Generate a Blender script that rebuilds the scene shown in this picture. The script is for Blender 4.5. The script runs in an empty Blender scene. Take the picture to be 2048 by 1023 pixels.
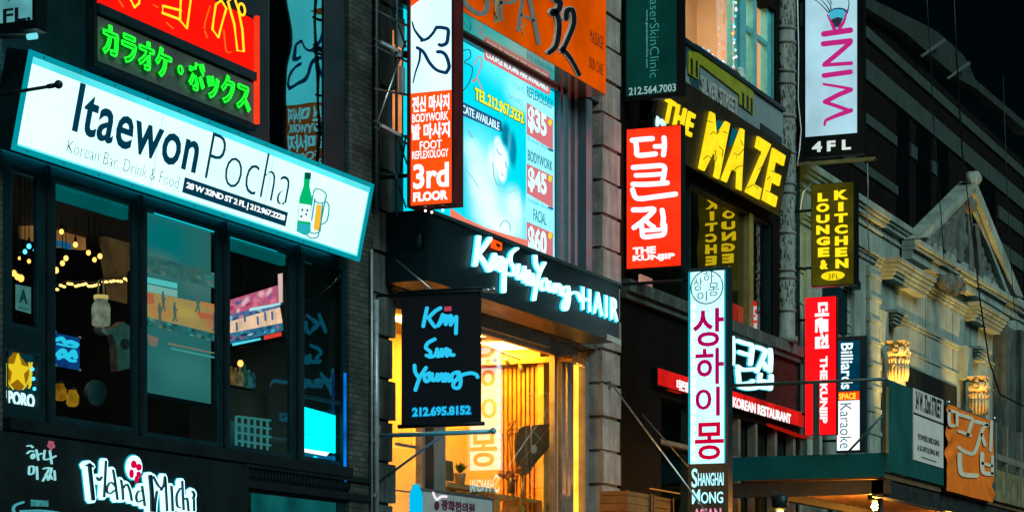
import bpy, math, random
from mathutils import Vector as V3
random.seed(7)
sc = bpy.context.scene
COL = sc.collection

# ------------------------------------------------------------------ camera
FP, CX, HY = 4900.0, 1024.0, 1290.0          # focal length, centre and horizon in photo pixels (2048 wide)
AZ = math.atan(2076.0 / FP)                   # street direction seen from the optical axis
CAM = V3((0.0, -16.0, 1.6))
FWD = V3((math.cos(AZ), math.sin(AZ), 0)); RGT = V3((math.sin(AZ), -math.cos(AZ), 0)); UP = V3((0, 0, 1))
cd = bpy.data.cameras.new('camera'); cam = bpy.data.objects.new('camera', cd); COL.objects.link(cam)
cam.location = CAM; cam.rotation_euler = (math.pi / 2, 0, AZ - math.pi / 2)
cd.sensor_width = 36.0; cd.lens = FP * 36.0 / 2048.0
cd.shift_x = 0.0; cd.shift_y = (HY - 511.5) / 2048.0
cd.clip_start = 0.1; cd.clip_end = 2000.0
sc.camera = cam

# ------------------------------------------------------------------ night sky, one weak sun, exposure
SUN_EL, SUN_ROT = math.radians(38), math.radians(215)
w = bpy.data.worlds.new('World'); sc.world = w; w.use_nodes = True
nt = w.node_tree; nt.nodes.clear()
wo = nt.nodes.new('ShaderNodeOutputWorld'); bg = nt.nodes.new('ShaderNodeBackground')
sky = nt.nodes.new('ShaderNodeTexSky'); sky.sky_type = 'NISHITA'; sky.sun_disc = False
sky.sun_elevation = SUN_EL; sky.sun_rotation = SUN_ROT
tint = nt.nodes.new('ShaderNodeMix'); tint.data_type = 'RGBA'; tint.blend_type = 'MULTIPLY'
tint.inputs[0].default_value = 1.0; tint.inputs[7].default_value = (0.10, 0.75, 0.62, 1)
nt.links.new(sky.outputs[0], tint.inputs[6]); nt.links.new(tint.outputs[2], bg.inputs[0])
bg.inputs[1].default_value = 0.0007
nt.links.new(bg.outputs[0], wo.inputs[0])
sd = bpy.data.lights.new('sun', 'SUN'); sd.energy = 2.3; sd.angle = math.radians(35); sd.color = (0.76, 1.0, 0.96)
so = bpy.data.objects.new('sun', sd); COL.objects.link(so)
so.rotation_euler = V3((0.36, 0.90, -0.72)).to_track_quat('-Z', 'Y').to_euler()
sc.view_settings.view_transform = 'Standard'; sc.view_settings.look = 'None'
sc.view_settings.exposure = 0.0; sc.view_settings.gamma = 1.0; sc.view_settings.use_curve_mapping = False
sc.render.engine = 'CYCLES'
sc.cycles.use_denoising = True; sc.cycles.max_bounces = 7; sc.cycles.diffuse_bounces = 3
sc.cycles.sample_clamp_indirect = 3.0; sc.cycles.caustics_reflective = False; sc.cycles.caustics_refractive = False

# ------------------------------------------------------------------ materials
def lin(h):
    if not isinstance(h, str): return tuple(h)
    h = h.lstrip('#'); r = []
    for i in (0, 2, 4):
        c = int(h[i:i + 2], 16) / 255.0
        r.append(c / 12.92 if c <= 0.04045 else ((c + 0.055) / 1.055) ** 2.4)
    return tuple(r)
def newmat(name):
    m = bpy.data.materials.new(name); m.use_nodes = True; t = m.node_tree; t.nodes.clear()
    o = t.nodes.new('ShaderNodeOutputMaterial'); return m, t, o
def nd(t, kind, **kw):
    n = t.nodes.new(kind)
    for k, v in kw.items(): setattr(n, k, v)
    return n
def mixrgb(t, fac, a, b, mode='MIX'):
    n = nd(t, 'ShaderNodeMix', data_type='RGBA', blend_type=mode)
    for i, val in ((0, fac), (6, a), (7, b)):
        if hasattr(val, 'node'): t.links.new(val, n.inputs[i])
        else: n.inputs[i].default_value = val if i == 0 else tuple(val) + (1,)
    return n.outputs[2]
def geo_uv(t):                                   # wall coordinates: along the wall, up
    g = nd(t, 'ShaderNodeNewGeometry'); s = nd(t, 'ShaderNodeSeparateXYZ'); t.links.new(g.outputs['Position'], s.inputs[0])
    a = nd(t, 'ShaderNodeMath', operation='ADD'); t.links.new(s.outputs[0], a.inputs[0]); t.links.new(s.outputs[1], a.inputs[1])
    c = nd(t, 'ShaderNodeCombineXYZ'); t.links.new(a.outputs[0], c.inputs[0]); t.links.new(s.outputs[2], c.inputs[1])
    return c.outputs[0], g.outputs['Position']
def D(name, col, rough=0.7, var=0.3, scale=2.5, bump=0.15, metal=0.0, spec=0.4, streak=0.0):
    m, t, o = newmat(name); c = lin(col)
    b = nd(t, 'ShaderNodeBsdfPrincipled'); t.links.new(b.outputs[0], o.inputs[0])
    b.inputs['Metallic'].default_value = metal; b.inputs['Specular IOR Level'].default_value = spec
    uv, pos = geo_uv(t)
    n1 = nd(t, 'ShaderNodeTexNoise'); n1.inputs['Scale'].default_value = scale; n1.inputs['Detail'].default_value = 8; n1.inputs['Roughness'].default_value = .65
    t.links.new(pos, n1.inputs['Vector'])
    r = nd(t, 'ShaderNodeValToRGB'); r.color_ramp.elements[0].position = .32; r.color_ramp.elements[1].position = .68
    t.links.new(n1.outputs[0], r.inputs[0])
    dark = tuple(x * (1 - var) for x in c); light = tuple(min(1, x * (1 + var * .5)) for x in c)
    colr = mixrgb(t, r.outputs[0], dark, light)
    if streak:                                   # rain streaks running down the wall
        mp = nd(t, 'ShaderNodeMapping'); mp.inputs['Scale'].default_value = (3.2, 3.2, 0.25); t.links.new(pos, mp.inputs[0])
        n2 = nd(t, 'ShaderNodeTexNoise'); n2.inputs['Scale'].default_value = 2.0; n2.inputs['Detail'].default_value = 6; t.links.new(mp.outputs[0], n2.inputs['Vector'])
        r2 = nd(t, 'ShaderNodeValToRGB'); r2.color_ramp.elements[0].position = .42; r2.color_ramp.elements[1].position = .62; t.links.new(n2.outputs[0], r2.inputs[0])
        colr = mixrgb(t, r2.outputs[0], tuple(1 - streak for _ in range(3)), (1, 1, 1)) if False else mixrgb(t, streak, colr, mixrgb(t, r2.outputs[0], (0.25, 0.25, 0.25), (1, 1, 1)), 'MULTIPLY')
    t.links.new(colr, b.inputs['Base Color'])
    mr = nd(t, 'ShaderNodeMapRange'); mr.inputs[3].default_value = max(.03, rough - .12); mr.inputs[4].default_value = min(1, rough + .12)
    t.links.new(n1.outputs[0], mr.inputs[0]); t.links.new(mr.outputs[0], b.inputs['Roughness'])
    if bump:
        n3 = nd(t, 'ShaderNodeTexNoise'); n3.inputs['Scale'].default_value = scale * 9; n3.inputs['Detail'].default_value = 5; t.links.new(pos, n3.inputs['Vector'])
        bp = nd(t, 'ShaderNodeBump'); bp.inputs['Strength'].default_value = bump; bp.inputs['Distance'].default_value = .02
        t.links.new(n3.outputs[0], bp.inputs['Height']); t.links.new(bp.outputs[0], b.inputs['Normal'])
    return m
def BRICK(name, c1, c2, mortar, bw=.22, bh=.075):
    m, t, o = newmat(name); b = nd(t, 'ShaderNodeBsdfPrincipled'); t.links.new(b.outputs[0], o.inputs[0])
    uv, pos = geo_uv(t); k = nd(t, 'ShaderNodeTexBrick'); t.links.new(uv, k.inputs[0])
    k.inputs['Color1'].default_value = lin(c1) + (1,); k.inputs['Color2'].default_value = lin(c2) + (1,); k.inputs['Mortar'].default_value = lin(mortar) + (1,)
    k.inputs['Scale'].default_value = 1; k.inputs['Brick Width'].default_value = bw; k.inputs['Row Height'].default_value = bh
    k.inputs['Mortar Size'].default_value = .009; k.inputs['Mortar Smooth'].default_value = .3
    n1 = nd(t, 'ShaderNodeTexNoise'); n1.inputs['Scale'].default_value = 1.4; n1.inputs['Detail'].default_value = 9; t.links.new(pos, n1.inputs['Vector'])
    r = nd(t, 'ShaderNodeValToRGB'); r.color_ramp.elements[0].color = (.4, .4, .4, 1); r.color_ramp.elements[1].color = (1.2, 1.2, 1.2, 1)
    r.color_ramp.elements[0].position = .3; r.color_ramp.elements[1].position = .7; t.links.new(n1.outputs[0], r.inputs[0])
    t.links.new(mixrgb(t, 1.0, k.outputs[0], r.outputs[0], 'MULTIPLY'), b.inputs['Base Color'])
    b.inputs['Roughness'].default_value = .85; b.inputs['Specular IOR Level'].default_value = .1
    bp = nd(t, 'ShaderNodeBump'); bp.inputs['Strength'].default_value = .6; bp.inputs['Distance'].default_value = .012; bp.invert = True
    t.links.new(k.outputs[1], bp.inputs['Height']); t.links.new(bp.outputs[0], b.inputs['Normal'])
    return m
def E(name, col, strength=1.0, var=0.0, scale=1.2):
    m, t, o = newmat(name); e = nd(t, 'ShaderNodeEmission'); c = lin(col)
    e.inputs[0].default_value = c + (1,); e.inputs[1].default_value = strength; t.links.new(e.outputs[0], o.inputs[0])
    if var:                                      # uneven tubes behind the sheet
        uv, pos = geo_uv(t); n1 = nd(t, 'ShaderNodeTexNoise'); n1.inputs['Scale'].default_value = scale; n1.inputs['Detail'].default_value = 3; t.links.new(pos, n1.inputs['Vector'])
        mr = nd(t, 'ShaderNodeMapRange'); mr.inputs[1].default_value = .3; mr.inputs[2].default_value = .7
        mr.inputs[3].default_value = strength * (1 - var); mr.inputs[4].default_value = strength * (1 + var)
        t.links.new(n1.outputs[0], mr.inputs[0]); t.links.new(mr.outputs[0], e.inputs[1])
    return m
def GLASS(name, tint=(.75, .95, .92), f0=.05, wob=.02, gl=(.9, .9, .9), rough=.015, wscale=1.3):
    m, t, o = newmat(name)
    tr = nd(t, 'ShaderNodeBsdfTransparent'); tr.inputs[0].default_value = tint + (1,)
    g = nd(t, 'ShaderNodeBsdfGlossy'); g.inputs['Roughness'].default_value = rough; g.inputs[0].default_value = (tuple(gl) if isinstance(gl, tuple) else (gl, gl, gl)) + (1,)
    lw = nd(t, 'ShaderNodeLayerWeight'); lw.inputs[0].default_value = .5
    p = nd(t, 'ShaderNodeMath', operation='POWER'); p.inputs[1].default_value = 5; t.links.new(lw.outputs['Facing'], p.inputs[0])
    ma = nd(t, 'ShaderNodeMath', operation='MULTIPLY_ADD'); ma.inputs[1].default_value = 1 - f0; ma.inputs[2].default_value = f0; t.links.new(p.outputs[0], ma.inputs[0])
    mx = nd(t, 'ShaderNodeMixShader'); t.links.new(ma.outputs[0], mx.inputs[0]); t.links.new(tr.outputs[0], mx.inputs[1]); t.links.new(g.outputs[0], mx.inputs[2])
    uv, pos = geo_uv(t); n1 = nd(t, 'ShaderNodeTexNoise'); n1.inputs['Scale'].default_value = wscale; n1.inputs['Detail'].default_value = 1; t.links.new(pos, n1.inputs['Vector'])
    bp = nd(t, 'ShaderNodeBump'); bp.inputs['Strength'].default_value = 1; bp.inputs['Distance'].default_value = wob
    t.links.new(n1.outputs[0], bp.inputs['Height']); t.links.new(bp.outputs[0], g.inputs['Normal'])
    t.links.new(mx.outputs[0], o.inputs[0]); return m
def CROWD(name, base, cols, plane, box, n, rx, ry, strength=1.0, seed=1):
    """A blurred broadcast picture of a crowd: many soft overlapping spots of colour."""
    r = random.Random(seed); x0, x1, y0, y1, sl = box
    bl = []
    for i in range(n):
        px = r.uniform(x0, x1); py = r.uniform(y0, y1) + sl * (px - x0); bl.append((px, py, rx * r.uniform(.6, 1.4), ry * r.uniform(.6, 1.4), r.choice(cols), .8))
    return PICT(name, base, bl, plane, strength, .45)
def SPECKLE(name, cols, scale, strength):        # a picture of a crowd: many small coloured dots of light
    m, t, o = newmat(name); e = nd(t, 'ShaderNodeEmission'); t.links.new(e.outputs[0], o.inputs[0]); e.inputs[1].default_value = strength
    uv, pos = geo_uv(t); v = nd(t, 'ShaderNodeTexVoronoi'); v.inputs['Scale'].default_value = scale; t.links.new(uv, v.inputs['Vector'])
    s = nd(t, 'ShaderNodeSeparateColor'); t.links.new(v.outputs['Color'], s.inputs[0])
    r = nd(t, 'ShaderNodeValToRGB'); r.color_ramp.interpolation = 'CONSTANT'
    el = r.color_ramp.elements
    while len(el) < len(cols): el.new(.5)
    for i, c in enumerate(cols): el[i].position = i / len(cols); el[i].color = lin(c) + (1,)
    t.links.new(s.outputs[0], r.inputs[0]); t.links.new(r.outputs[0], e.inputs[0]); return m

def PICT(name, base, blobs, plane, strength=1.0, grain=0.0):
    """A printed or projected photograph: soft patches (px, py, rx, ry, colour[, softness]) on a flat sheet."""
    m, t, o = newmat(name); e = nd(t, 'ShaderNodeEmission'); t.links.new(e.outputs[0], o.inputs[0]); e.inputs[1].default_value = strength
    g = nd(t, 'ShaderNodeNewGeometry'); pos = g.outputs['Position']; col = None
    if grain:
        n1 = nd(t, 'ShaderNodeTexNoise'); n1.inputs['Scale'].default_value = 9; n1.inputs['Detail'].default_value = 4; t.links.new(pos, n1.inputs['Vector'])
        col = mixrgb(t, n1.outputs[0], tuple(x * (1 - grain) for x in lin(base)), tuple(x * (1 + grain) for x in lin(base)))
    for b in blobs:
        px, py, rx, ry, c = b[:5]; soft = b[5] if len(b) > 5 else .75
        ce = plane.P(px, py); a1 = plane.P(px + rx, py); a2 = plane.P(px, py + ry); ru = abs(plane.at(px + rx, py)[0] - plane.at(px, py)[0]); rv = abs(a2.z - ce.z)
        s1 = nd(t, 'ShaderNodeVectorMath', operation='SUBTRACT'); t.links.new(pos, s1.inputs[0]); s1.inputs[1].default_value = ce
        d1 = nd(t, 'ShaderNodeVectorMath', operation='DOT_PRODUCT'); t.links.new(s1.outputs[0], d1.inputs[0]); d1.inputs[1].default_value = plane.U / ru
        d2 = nd(t, 'ShaderNodeVectorMath', operation='DOT_PRODUCT'); t.links.new(s1.outputs[0], d2.inputs[0]); d2.inputs[1].default_value = plane.V / rv
        cb = nd(t, 'ShaderNodeCombineXYZ'); t.links.new(d1.outputs['Value'], cb.inputs[0]); t.links.new(d2.outputs['Value'], cb.inputs[1])
        ln = nd(t, 'ShaderNodeVectorMath', operation='LENGTH'); t.links.new(cb.outputs[0], ln.inputs[0])
        mr = nd(t, 'ShaderNodeMapRange', interpolation_type='SMOOTHSTEP'); mr.inputs[1].default_value = 1 - soft; mr.inputs[2].default_value = 1.0; mr.inputs[3].default_value = 1; mr.inputs[4].default_value = 0
        t.links.new(ln.outputs['Value'], mr.inputs[0]); col = mixrgb(t, mr.outputs[0], col if col is not None else lin(base), lin(c))
    t.links.new(col, e.inputs[0]); return m

# ------------------------------------------------------------------ planes and mesh building
def ray(px, py): return FWD + RGT * ((px - CX) / FP) + UP * ((HY - py) / FP)
class Plane:
    def __init__(s, O, U, W):
        s.O, s.U, s.V = V3(O), V3(U).normalized(), V3(W).normalized(); s.N = s.U.cross(s.V).normalized()
    def at(s, px, py):
        d = ray(px, py); k = (s.O - CAM).dot(s.N) / d.dot(s.N); q = CAM + d * k - s.O
        return q.dot(s.U), q.dot(s.V)
    def pt(s, u, v, n=0.0): return s.O + s.U * u + s.V * v + s.N * n
    def P(s, px, py, n=0.0): return s.pt(*s.at(px, py), n)
    def rect(s, px0, px1, pyt, pyb):             # tops and bottoms measured at the left edge
        u0, v1 = s.at(px0, pyt); _, v0 = s.at(px0, pyb); u1, _ = s.at(px1, (pyt + pyb) / 2)
        return (u0, u1, v0, v1)
    def rect3(s, bl, br, tl):
        u0, v0 = s.at(*bl); u1, _ = s.at(*br); _, v1 = s.at(*tl); return (u0, u1, v0, v1)
def F(y): return Plane((0, y, 0), (1, 0, 0), (0, 0, 1))            # parallel to the street fronts, faces the street
def S(x): return Plane((x, 0, 0), (0, -1, 0), (0, 0, 1))           # square to the street, faces the camera's end; u = -y
def XW(px, y=0.0): return F(y).at(px, 500)[0]
def ZW(px, py, y=0.0): return F(y).at(px, py)[1]

class MB:
    def __init__(s): s.v, s.f, s.sm = [], [], []
    def face(s, pts, smooth=False):
        i = len(s.v); s.v += [V3(p) for p in pts]; s.f.append(tuple(range(i, i + len(pts)))); s.sm.append(smooth); return s
    def box(s, x0, x1, y0, y1, z0, z1):
        x0, x1 = sorted((x0, x1)); y0, y1 = sorted((y0, y1)); z0, z1 = sorted((z0, z1)); i = len(s.v)
        s.v += [V3(p) for p in ((x0, y0, z0), (x1, y0, z0), (x1, y1, z0), (x0, y1, z0), (x0, y0, z1), (x1, y0, z1), (x1, y1, z1), (x0, y1, z1))]
        for q in ((3, 2, 1, 0), (4, 5, 6, 7), (0, 1, 5, 4), (1, 2, 6, 5), (2, 3, 7, 6), (3, 0, 4, 7)): s.f.append(tuple(i + k for k in q)); s.sm.append(False)
        return s
    def pbox(s, pl, u0, u1, v0, v1, n0, n1):
        u0, u1 = sorted((u0, u1)); v0, v1 = sorted((v0, v1)); n0, n1 = sorted((n0, n1)); i = len(s.v)
        s.v += [pl.pt(*p) for p in ((u0, v0, n0), (u1, v0, n0), (u1, v1, n0), (u0, v1, n0), (u0, v0, n1), (u1, v0, n1), (u1, v1, n1), (u0, v1, n1))]
        for q in ((3, 2, 1, 0), (4, 5, 6, 7), (0, 1, 5, 4), (1, 2, 6, 5), (2, 3, 7, 6), (3, 0, 4, 7)): s.f.append(tuple(i + k for k in q)); s.sm.append(False)
        return s
    def prect(s, pl, px0, px1, pyt, pyb, n0, n1):
        u0, u1, v0, v1 = pl.rect(px0, px1, pyt, pyb); return s.pbox(pl, u0, u1, v0, v1, n0, n1)
    def poly(s, pl, pts, n0, n1):                # extruded outline in plane coordinates
        a = sum(pts[i][0] * pts[(i + 1) % len(pts)][1] - pts[(i + 1) % len(pts)][0] * pts[i][1] for i in range(len(pts)))
        if a < 0: pts = pts[::-1]
        if n1 < n0: n0, n1 = n1, n0
        k = len(pts); i = len(s.v)
        s.v += [pl.pt(u, v, n0) for u, v in pts] + [pl.pt(u, v, n1) for u, v in pts]
        s.f.append(tuple(range(i + k, i + 2 * k))); s.sm.append(False); s.f.append(tuple(range(i + k - 1, i - 1, -1))); s.sm.append(False)
        for j in range(k):
            q = (j + 1) % k; s.f.append((i + j, i + q, i + k + q, i + k + j)); s.sm.append(False)
        return s
    def ppoly(s, pl, pts, n0, n1): return s.poly(pl, [pl.at(*p) for p in pts], n0, n1)
    def disc(s, pl, c, ru, rv, n0, n1, k=20, a0=0): return s.poly(pl, [(c[0] + ru * math.cos(a0 + 2 * math.pi * i / k), c[1] + rv * math.sin(a0 + 2 * math.pi * i / k)) for i in range(k)], n0, n1)
    def pdisc(s, pl, px, py, rx, ry, n0, n1, k=18): return s.ppoly(pl, [(px + rx * math.cos(2 * math.pi * i / k), py + ry * math.sin(2 * math.pi * i / k)) for i in range(k)], n0, n1)
    def tube(s, pts, r, seg=7, closed=False, r1=None):
        pts = [V3(p) for p in pts]; n = len(pts); i0 = len(s.v)
        for j, p in enumerate(pts):
            a = pts[j - 1] if (j > 0 or closed) else p; b = pts[(j + 1) % n] if (j < n - 1 or closed) else p
            t = (b - a).normalized() if (b - a).length > 1e-9 else V3((1, 0, 0))
            h = V3((0, 0, 1)) if abs(t.z) < .9 else V3((0, 1, 0)); x = t.cross(h).normalized(); y = x.cross(t)
            rr = r if r1 is None else r + (r1 - r) * j / (n - 1)
            for q in range(seg):
                an = 2 * math.pi * q / seg; s.v.append(p + x * math.cos(an) * rr + y * math.sin(an) * rr)
        for j in range(n if closed else n - 1):
            for q in range(seg):
                a, b = i0 + j * seg, i0 + ((j + 1) % n) * seg; s.f.append((a + q, a + (q + 1) % seg, b + (q + 1) % seg, b + q)); s.sm.append(True)
        if not closed:
            s.f.append(tuple(i0 + q for q in range(seg))[::-1]); s.sm.append(False); s.f.append(tuple(i0 + (n - 1) * seg + q for q in range(seg))); s.sm.append(False)
        return s
    def ball(s, c, r, seg=10, ring=7, sc3=(1, 1, 1)):
        c = V3(c); i0 = len(s.v)
        for a in range(ring + 1):
            th = math.pi * a / ring
            for q in range(seg):
                ph = 2 * math.pi * q / seg; s.v.append(c + V3((r * sc3[0] * math.sin(th) * math.cos(ph), r * sc3[1] * math.sin(th) * math.sin(ph), r * sc3[2] * math.cos(th))))
        for a in range(ring):
            for q in range(seg):
                k = i0 + a * seg; s.f.append((k + q, k + seg + q, k + seg + (q + 1) % seg, k + (q + 1) % seg)); s.sm.append(True)
        return s
    def lathe(s, c, prof, seg=14):               # profile of (radius, height) round a vertical axis
        c = V3(c); i0 = len(s.v)
        for r, z in prof:
            for q in range(seg): s.v.append(c + V3((r * math.cos(2 * math.pi * q / seg), r * math.sin(2 * math.pi * q / seg), z)))
        for j in range(len(prof) - 1):
            for q in range(seg):
                k = i0 + j * seg; s.f.append((k + q, k + (q + 1) % seg, k + seg + (q + 1) % seg, k + seg + q)); s.sm.append(True)
        s.f.append(tuple(i0 + q for q in range(seg))[::-1]); s.sm.append(False)
        k = i0 + (len(prof) - 1) * seg; s.f.append(tuple(k + q for q in range(seg))); s.sm.append(False); return s
    def stroke(s, pl, pts, wpx, n0, n1, off=(0, 0), k=1.0, smooth=True, taper=None):
        """A painted or tube-lit pen stroke; pts in picture units (off + p / k), width in photo pixels."""
        p = [(off[0] + a / k, off[1] + b / k) for a, b in pts]
        if smooth and len(p) > 2:
            q = []
            for i in range(len(p) - 1):
                p0, p1, p2, p3 = p[max(i - 1, 0)], p[i], p[i + 1], p[min(i + 2, len(p) - 1)]
                for t in (0, .2, .4, .6, .8):
                    q.append(tuple(.5 * (2 * p1[d] + (p2[d] - p0[d]) * t + (2 * p0[d] - 5 * p1[d] + 4 * p2[d] - p3[d]) * t * t + (3 * p1[d] - p0[d] - 3 * p2[d] + p3[d]) * t ** 3) for d in (0, 1)))
            p = q + [p[-1]]
        elif len(p) > 2:
            q = [p[0]]
            for i in range(1, len(p) - 1):
                for d in (-.12, .12):
                    a, b = (p[i - 1], p[i]) if d < 0 else (p[i], p[i + 1]); f = 1 + d if d < 0 else d
                    q.append((a[0] + (b[0] - a[0]) * f, a[1] + (b[1] - a[1]) * f))
            p = q + [p[-1]]
        def nrm(a, b):
            l = math.hypot(b[0] - a[0], b[1] - a[1]) or 1; return ((b[0] - a[0]) / l, (b[1] - a[1]) / l)
        t0 = nrm(p[0], p[1]); t1 = nrm(p[-2], p[-1]); h = wpx / 2
        ws = [h] * len(p)
        if taper: ws = [h * (taper[0] + (taper[1] - taper[0]) * i / (len(p) - 1)) for i in range(len(p))]
        p = [(p[0][0] - t0[0] * ws[0] * .75, p[0][1] - t0[1] * ws[0] * .75)] + p + [(p[-1][0] + t1[0] * ws[-1] * .75, p[-1][1] + t1[1] * ws[-1] * .75)]
        ws = [ws[0] * .55] + ws + [ws[-1] * .55]; i0 = len(s.v); n = len(p)
        for i, c in enumerate(p):
            t = nrm(p[max(i - 1, 0)], p[min(i + 1, n - 1)])
            for sg in (1, -1):
                uv = pl.at(c[0] - t[1] * ws[i] * sg, c[1] + t[0] * ws[i] * sg)
                s.v += [pl.pt(*uv, n1), pl.pt(*uv, n0)]
        for i in range(n - 1):
            a, b = i0 + 4 * i, i0 + 4 * i + 4
            for q in ((a, b, b + 2, a + 2), (a, a + 1, b + 1, b), (a + 2, b + 2, b + 3, a + 3)): s.f.append(q); s.sm.append(False)
        e = i0 + 4 * (n - 1); s.f += [(i0, i0 + 2, i0 + 3, i0 + 1), (e, e + 1, e + 3, e + 2)]; s.sm += [False, False]; return s
    def build_each(s, name, mat, parent):        # every separate piece becomes a part of its own
        up = list(range(len(s.v)))
        def find(a):
            while up[a] != a: up[a] = up[up[a]]; a = up[a]
            return a
        for f in s.f:
            for q in f[1:]: up[find(q)] = find(f[0])
        grp = {}
        for f, sm in zip(s.f, s.sm): grp.setdefault(find(f[0]), []).append((f, sm))
        for fs in grp.values():
            b = MB(); idx = {}
            for f, sm in fs:
                for q in f:
                    if q not in idx: idx[q] = len(b.v); b.v.append(s.v[q])
                b.f.append(tuple(idx[q] for q in f)); b.sm.append(sm)
            b.build(name, mat, parent)
    def build(s, name, mat, parent=None, label=None, kind=None):
        off = V3(parent_loc(parent)) if parent else V3((0, 0, 0))
        me = bpy.data.meshes.new(name); 
        if parent is None and s.v:
            lo = V3([min(p[i] for p in s.v) for i in range(3)]); hi = V3([max(p[i] for p in s.v) for i in range(3)])
            off = V3(((lo.x + hi.x) / 2, (lo.y + hi.y) / 2, lo.z))
        me.from_pydata([tuple(p - off) for p in s.v], [], s.f); me.polygons.foreach_set('use_smooth', s.sm); me.materials.append(mat); me.update()
        o = bpy.data.objects.new(name, me); COL.objects.link(o)
        if parent: o.parent = parent
        else: o.location = off
        if label: o['label'] = label
        if kind: o['kind'] = kind
        return o
def parent_loc(o):
    l = V3((0, 0, 0))
    while o is not None: l = l + o.location; o = o.parent
    return l
def thing(name, label, cat, loc, group=None):
    o = bpy.data.objects.new(name, None); COL.objects.link(o); o.location = loc; o.empty_display_size = .2
    o['label'] = label; o['category'] = cat
    if group: o['group'] = group
    return o
def tag(o, label, cat, group=None, kind=None):
    if label: o['label'] = label
    if cat: o['category'] = cat
    if group: o['group'] = group
    if kind: o['kind'] = kind
    return o
def copy_tree(o, parent=None):
    c = o.copy(); COL.objects.link(c)
    if parent: c.parent = parent
    for ch in list(o.children): copy_tree(ch, c)
    return c

TXT = {}
def glyphs(s, bold, spacing=1.0, extr=0.0):
    key = (s, bold, spacing)
    if key not in TXT:
        cu = bpy.data.curves.new('txt', 'FONT'); cu.body = s; cu.offset = bold; cu.resolution_u = 3; cu.space_character = spacing
        o = bpy.data.objects.new('txt', cu); COL.objects.link(o); bpy.context.view_layer.update()
        me = bpy.data.meshes.new_from_object(o.evaluated_get(bpy.context.evaluated_depsgraph_get()))
        vs = [(v.co.x, v.co.y) for v in me.vertices]; fs = [tuple(p.vertices) for p in me.polygons]
        bpy.data.objects.remove(o); bpy.data.curves.remove(cu); bpy.data.meshes.remove(me); TXT[key] = (vs, fs)
    return TXT[key]
def mapped(s, rc, bold, rot, shear, spacing=1.0):
    vs, fs = glyphs(s, bold, spacing)
    if rot == 90: vs = [(-y, x) for x, y in vs]          # reads upwards
    elif rot == -90: vs = [(y, -x) for x, y in vs]       # reads downwards
    elif rot == 180: vs = [(-x, -y) for x, y in vs]
    x0, x1 = min(v[0] for v in vs), max(v[0] for v in vs); y0, y1 = min(v[1] for v in vs), max(v[1] for v in vs)
    u0, u1, v0, v1 = rc
    return [(u0 + (x - x0) / (x1 - x0) * (u1 - u0) + shear * (y - y0) / (y1 - y0) * (v1 - v0), v0 + (y - y0) / (y1 - y0) * (v1 - v0)) for x, y in vs], fs
def edges_of(fs):
    cnt = {}
    for f in fs:
        for i in range(len(f)):
            a, b = f[i], f[(i + 1) % len(f)]; k = (min(a, b), max(a, b)); cnt.setdefault(k, []).append((a, b))
    return [v[0] for v in cnt.values() if len(v) == 1]
def add_text(mb, pl, s, rc, n0, n1, bold=0.0, rot=0, shear=0.0, spacing=1.0):
    uv, fs = mapped(s, rc, bold, rot, shear, spacing); i = len(mb.v); k = len(uv)
    mb.v += [pl.pt(u, v, n1) for u, v in uv] + [pl.pt(u, v, n0) for u, v in uv]
    for f in fs: mb.f.append(tuple(i + a for a in f)); mb.sm.append(False)
    for a, b in edges_of(fs): mb.f.append((i + b, i + a, i + k + a, i + k + b)); mb.sm.append(False)
    return mb
def T(parent, mat, pl, s, rc, n0=.012, n1=.02, bold=0.0, rot=0, shear=0.0, name='lettering', spacing=1.0):
    return add_text(MB(), pl, s, rc, n0, n1, bold, rot, shear, spacing).build(name, mat, parent)
def outline_text(mb, pl, s, rc, n, r, bold=0.0):          # a neon tube that runs round every letter
    uv, fs = mapped(s, rc, bold, 0, 0); nx = {}
    for a, b in edges_of(fs): nx[a] = b
    seen = set()
    for a in list(nx):
        if a in seen: continue
        lp = []; c = a
        while c not in seen and c in nx: seen.add(c); lp.append(c); c = nx[c]
        if len(lp) > 3: mb.tube([pl.pt(*uv[q], n) for q in lp], r, 6, True)
    return mb

def wall(mb, y0, y1, x0, x1, z0, z1, holes):      # a street wall between y0 (front) and y1 with rectangular openings
    xs = sorted({x0, x1, *[h[0] for h in holes], *[h[1] for h in holes]}); zs = sorted({z0, z1, *[h[2] for h in holes], *[h[3] for h in holes]})
    xs = [x for x in xs if x0 <= x <= x1]; zs = [z for z in zs if z0 <= z <= z1]
    def solid(i, j):
        if i < 0 or j < 0 or i >= len(xs) - 1 or j >= len(zs) - 1: return False
        cx, cz = (xs[i] + xs[i + 1]) / 2, (zs[j] + zs[j + 1]) / 2
        return not any(h[0] < cx < h[1] and h[2] < cz < h[3] for h in holes)
    for i in range(len(xs) - 1):
        for j in range(len(zs) - 1):
            if not solid(i, j): continue
            a, b, c, d = xs[i], xs[i + 1], zs[j], zs[j + 1]
            mb.face([(a, y0, c), (b, y0, c), (b, y0, d), (a, y0, d)]); mb.face([(b, y1, c), (a, y1, c), (a, y1, d), (b, y1, d)])
            if not solid(i - 1, j): mb.face([(a, y1, c), (a, y0, c), (a, y0, d), (a, y1, d)])
            if not solid(i + 1, j): mb.face([(b, y0, c), (b, y1, c), (b, y1, d), (b, y0, d)])
            if not solid(i, j - 1): mb.face([(a, y1, c), (b, y1, c), (b, y0, c), (a, y0, c)])
            if not solid(i, j + 1): mb.face([(a, y0, d), (b, y0, d), (b, y1, d), (a, y1, d)])
    return mb
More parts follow.
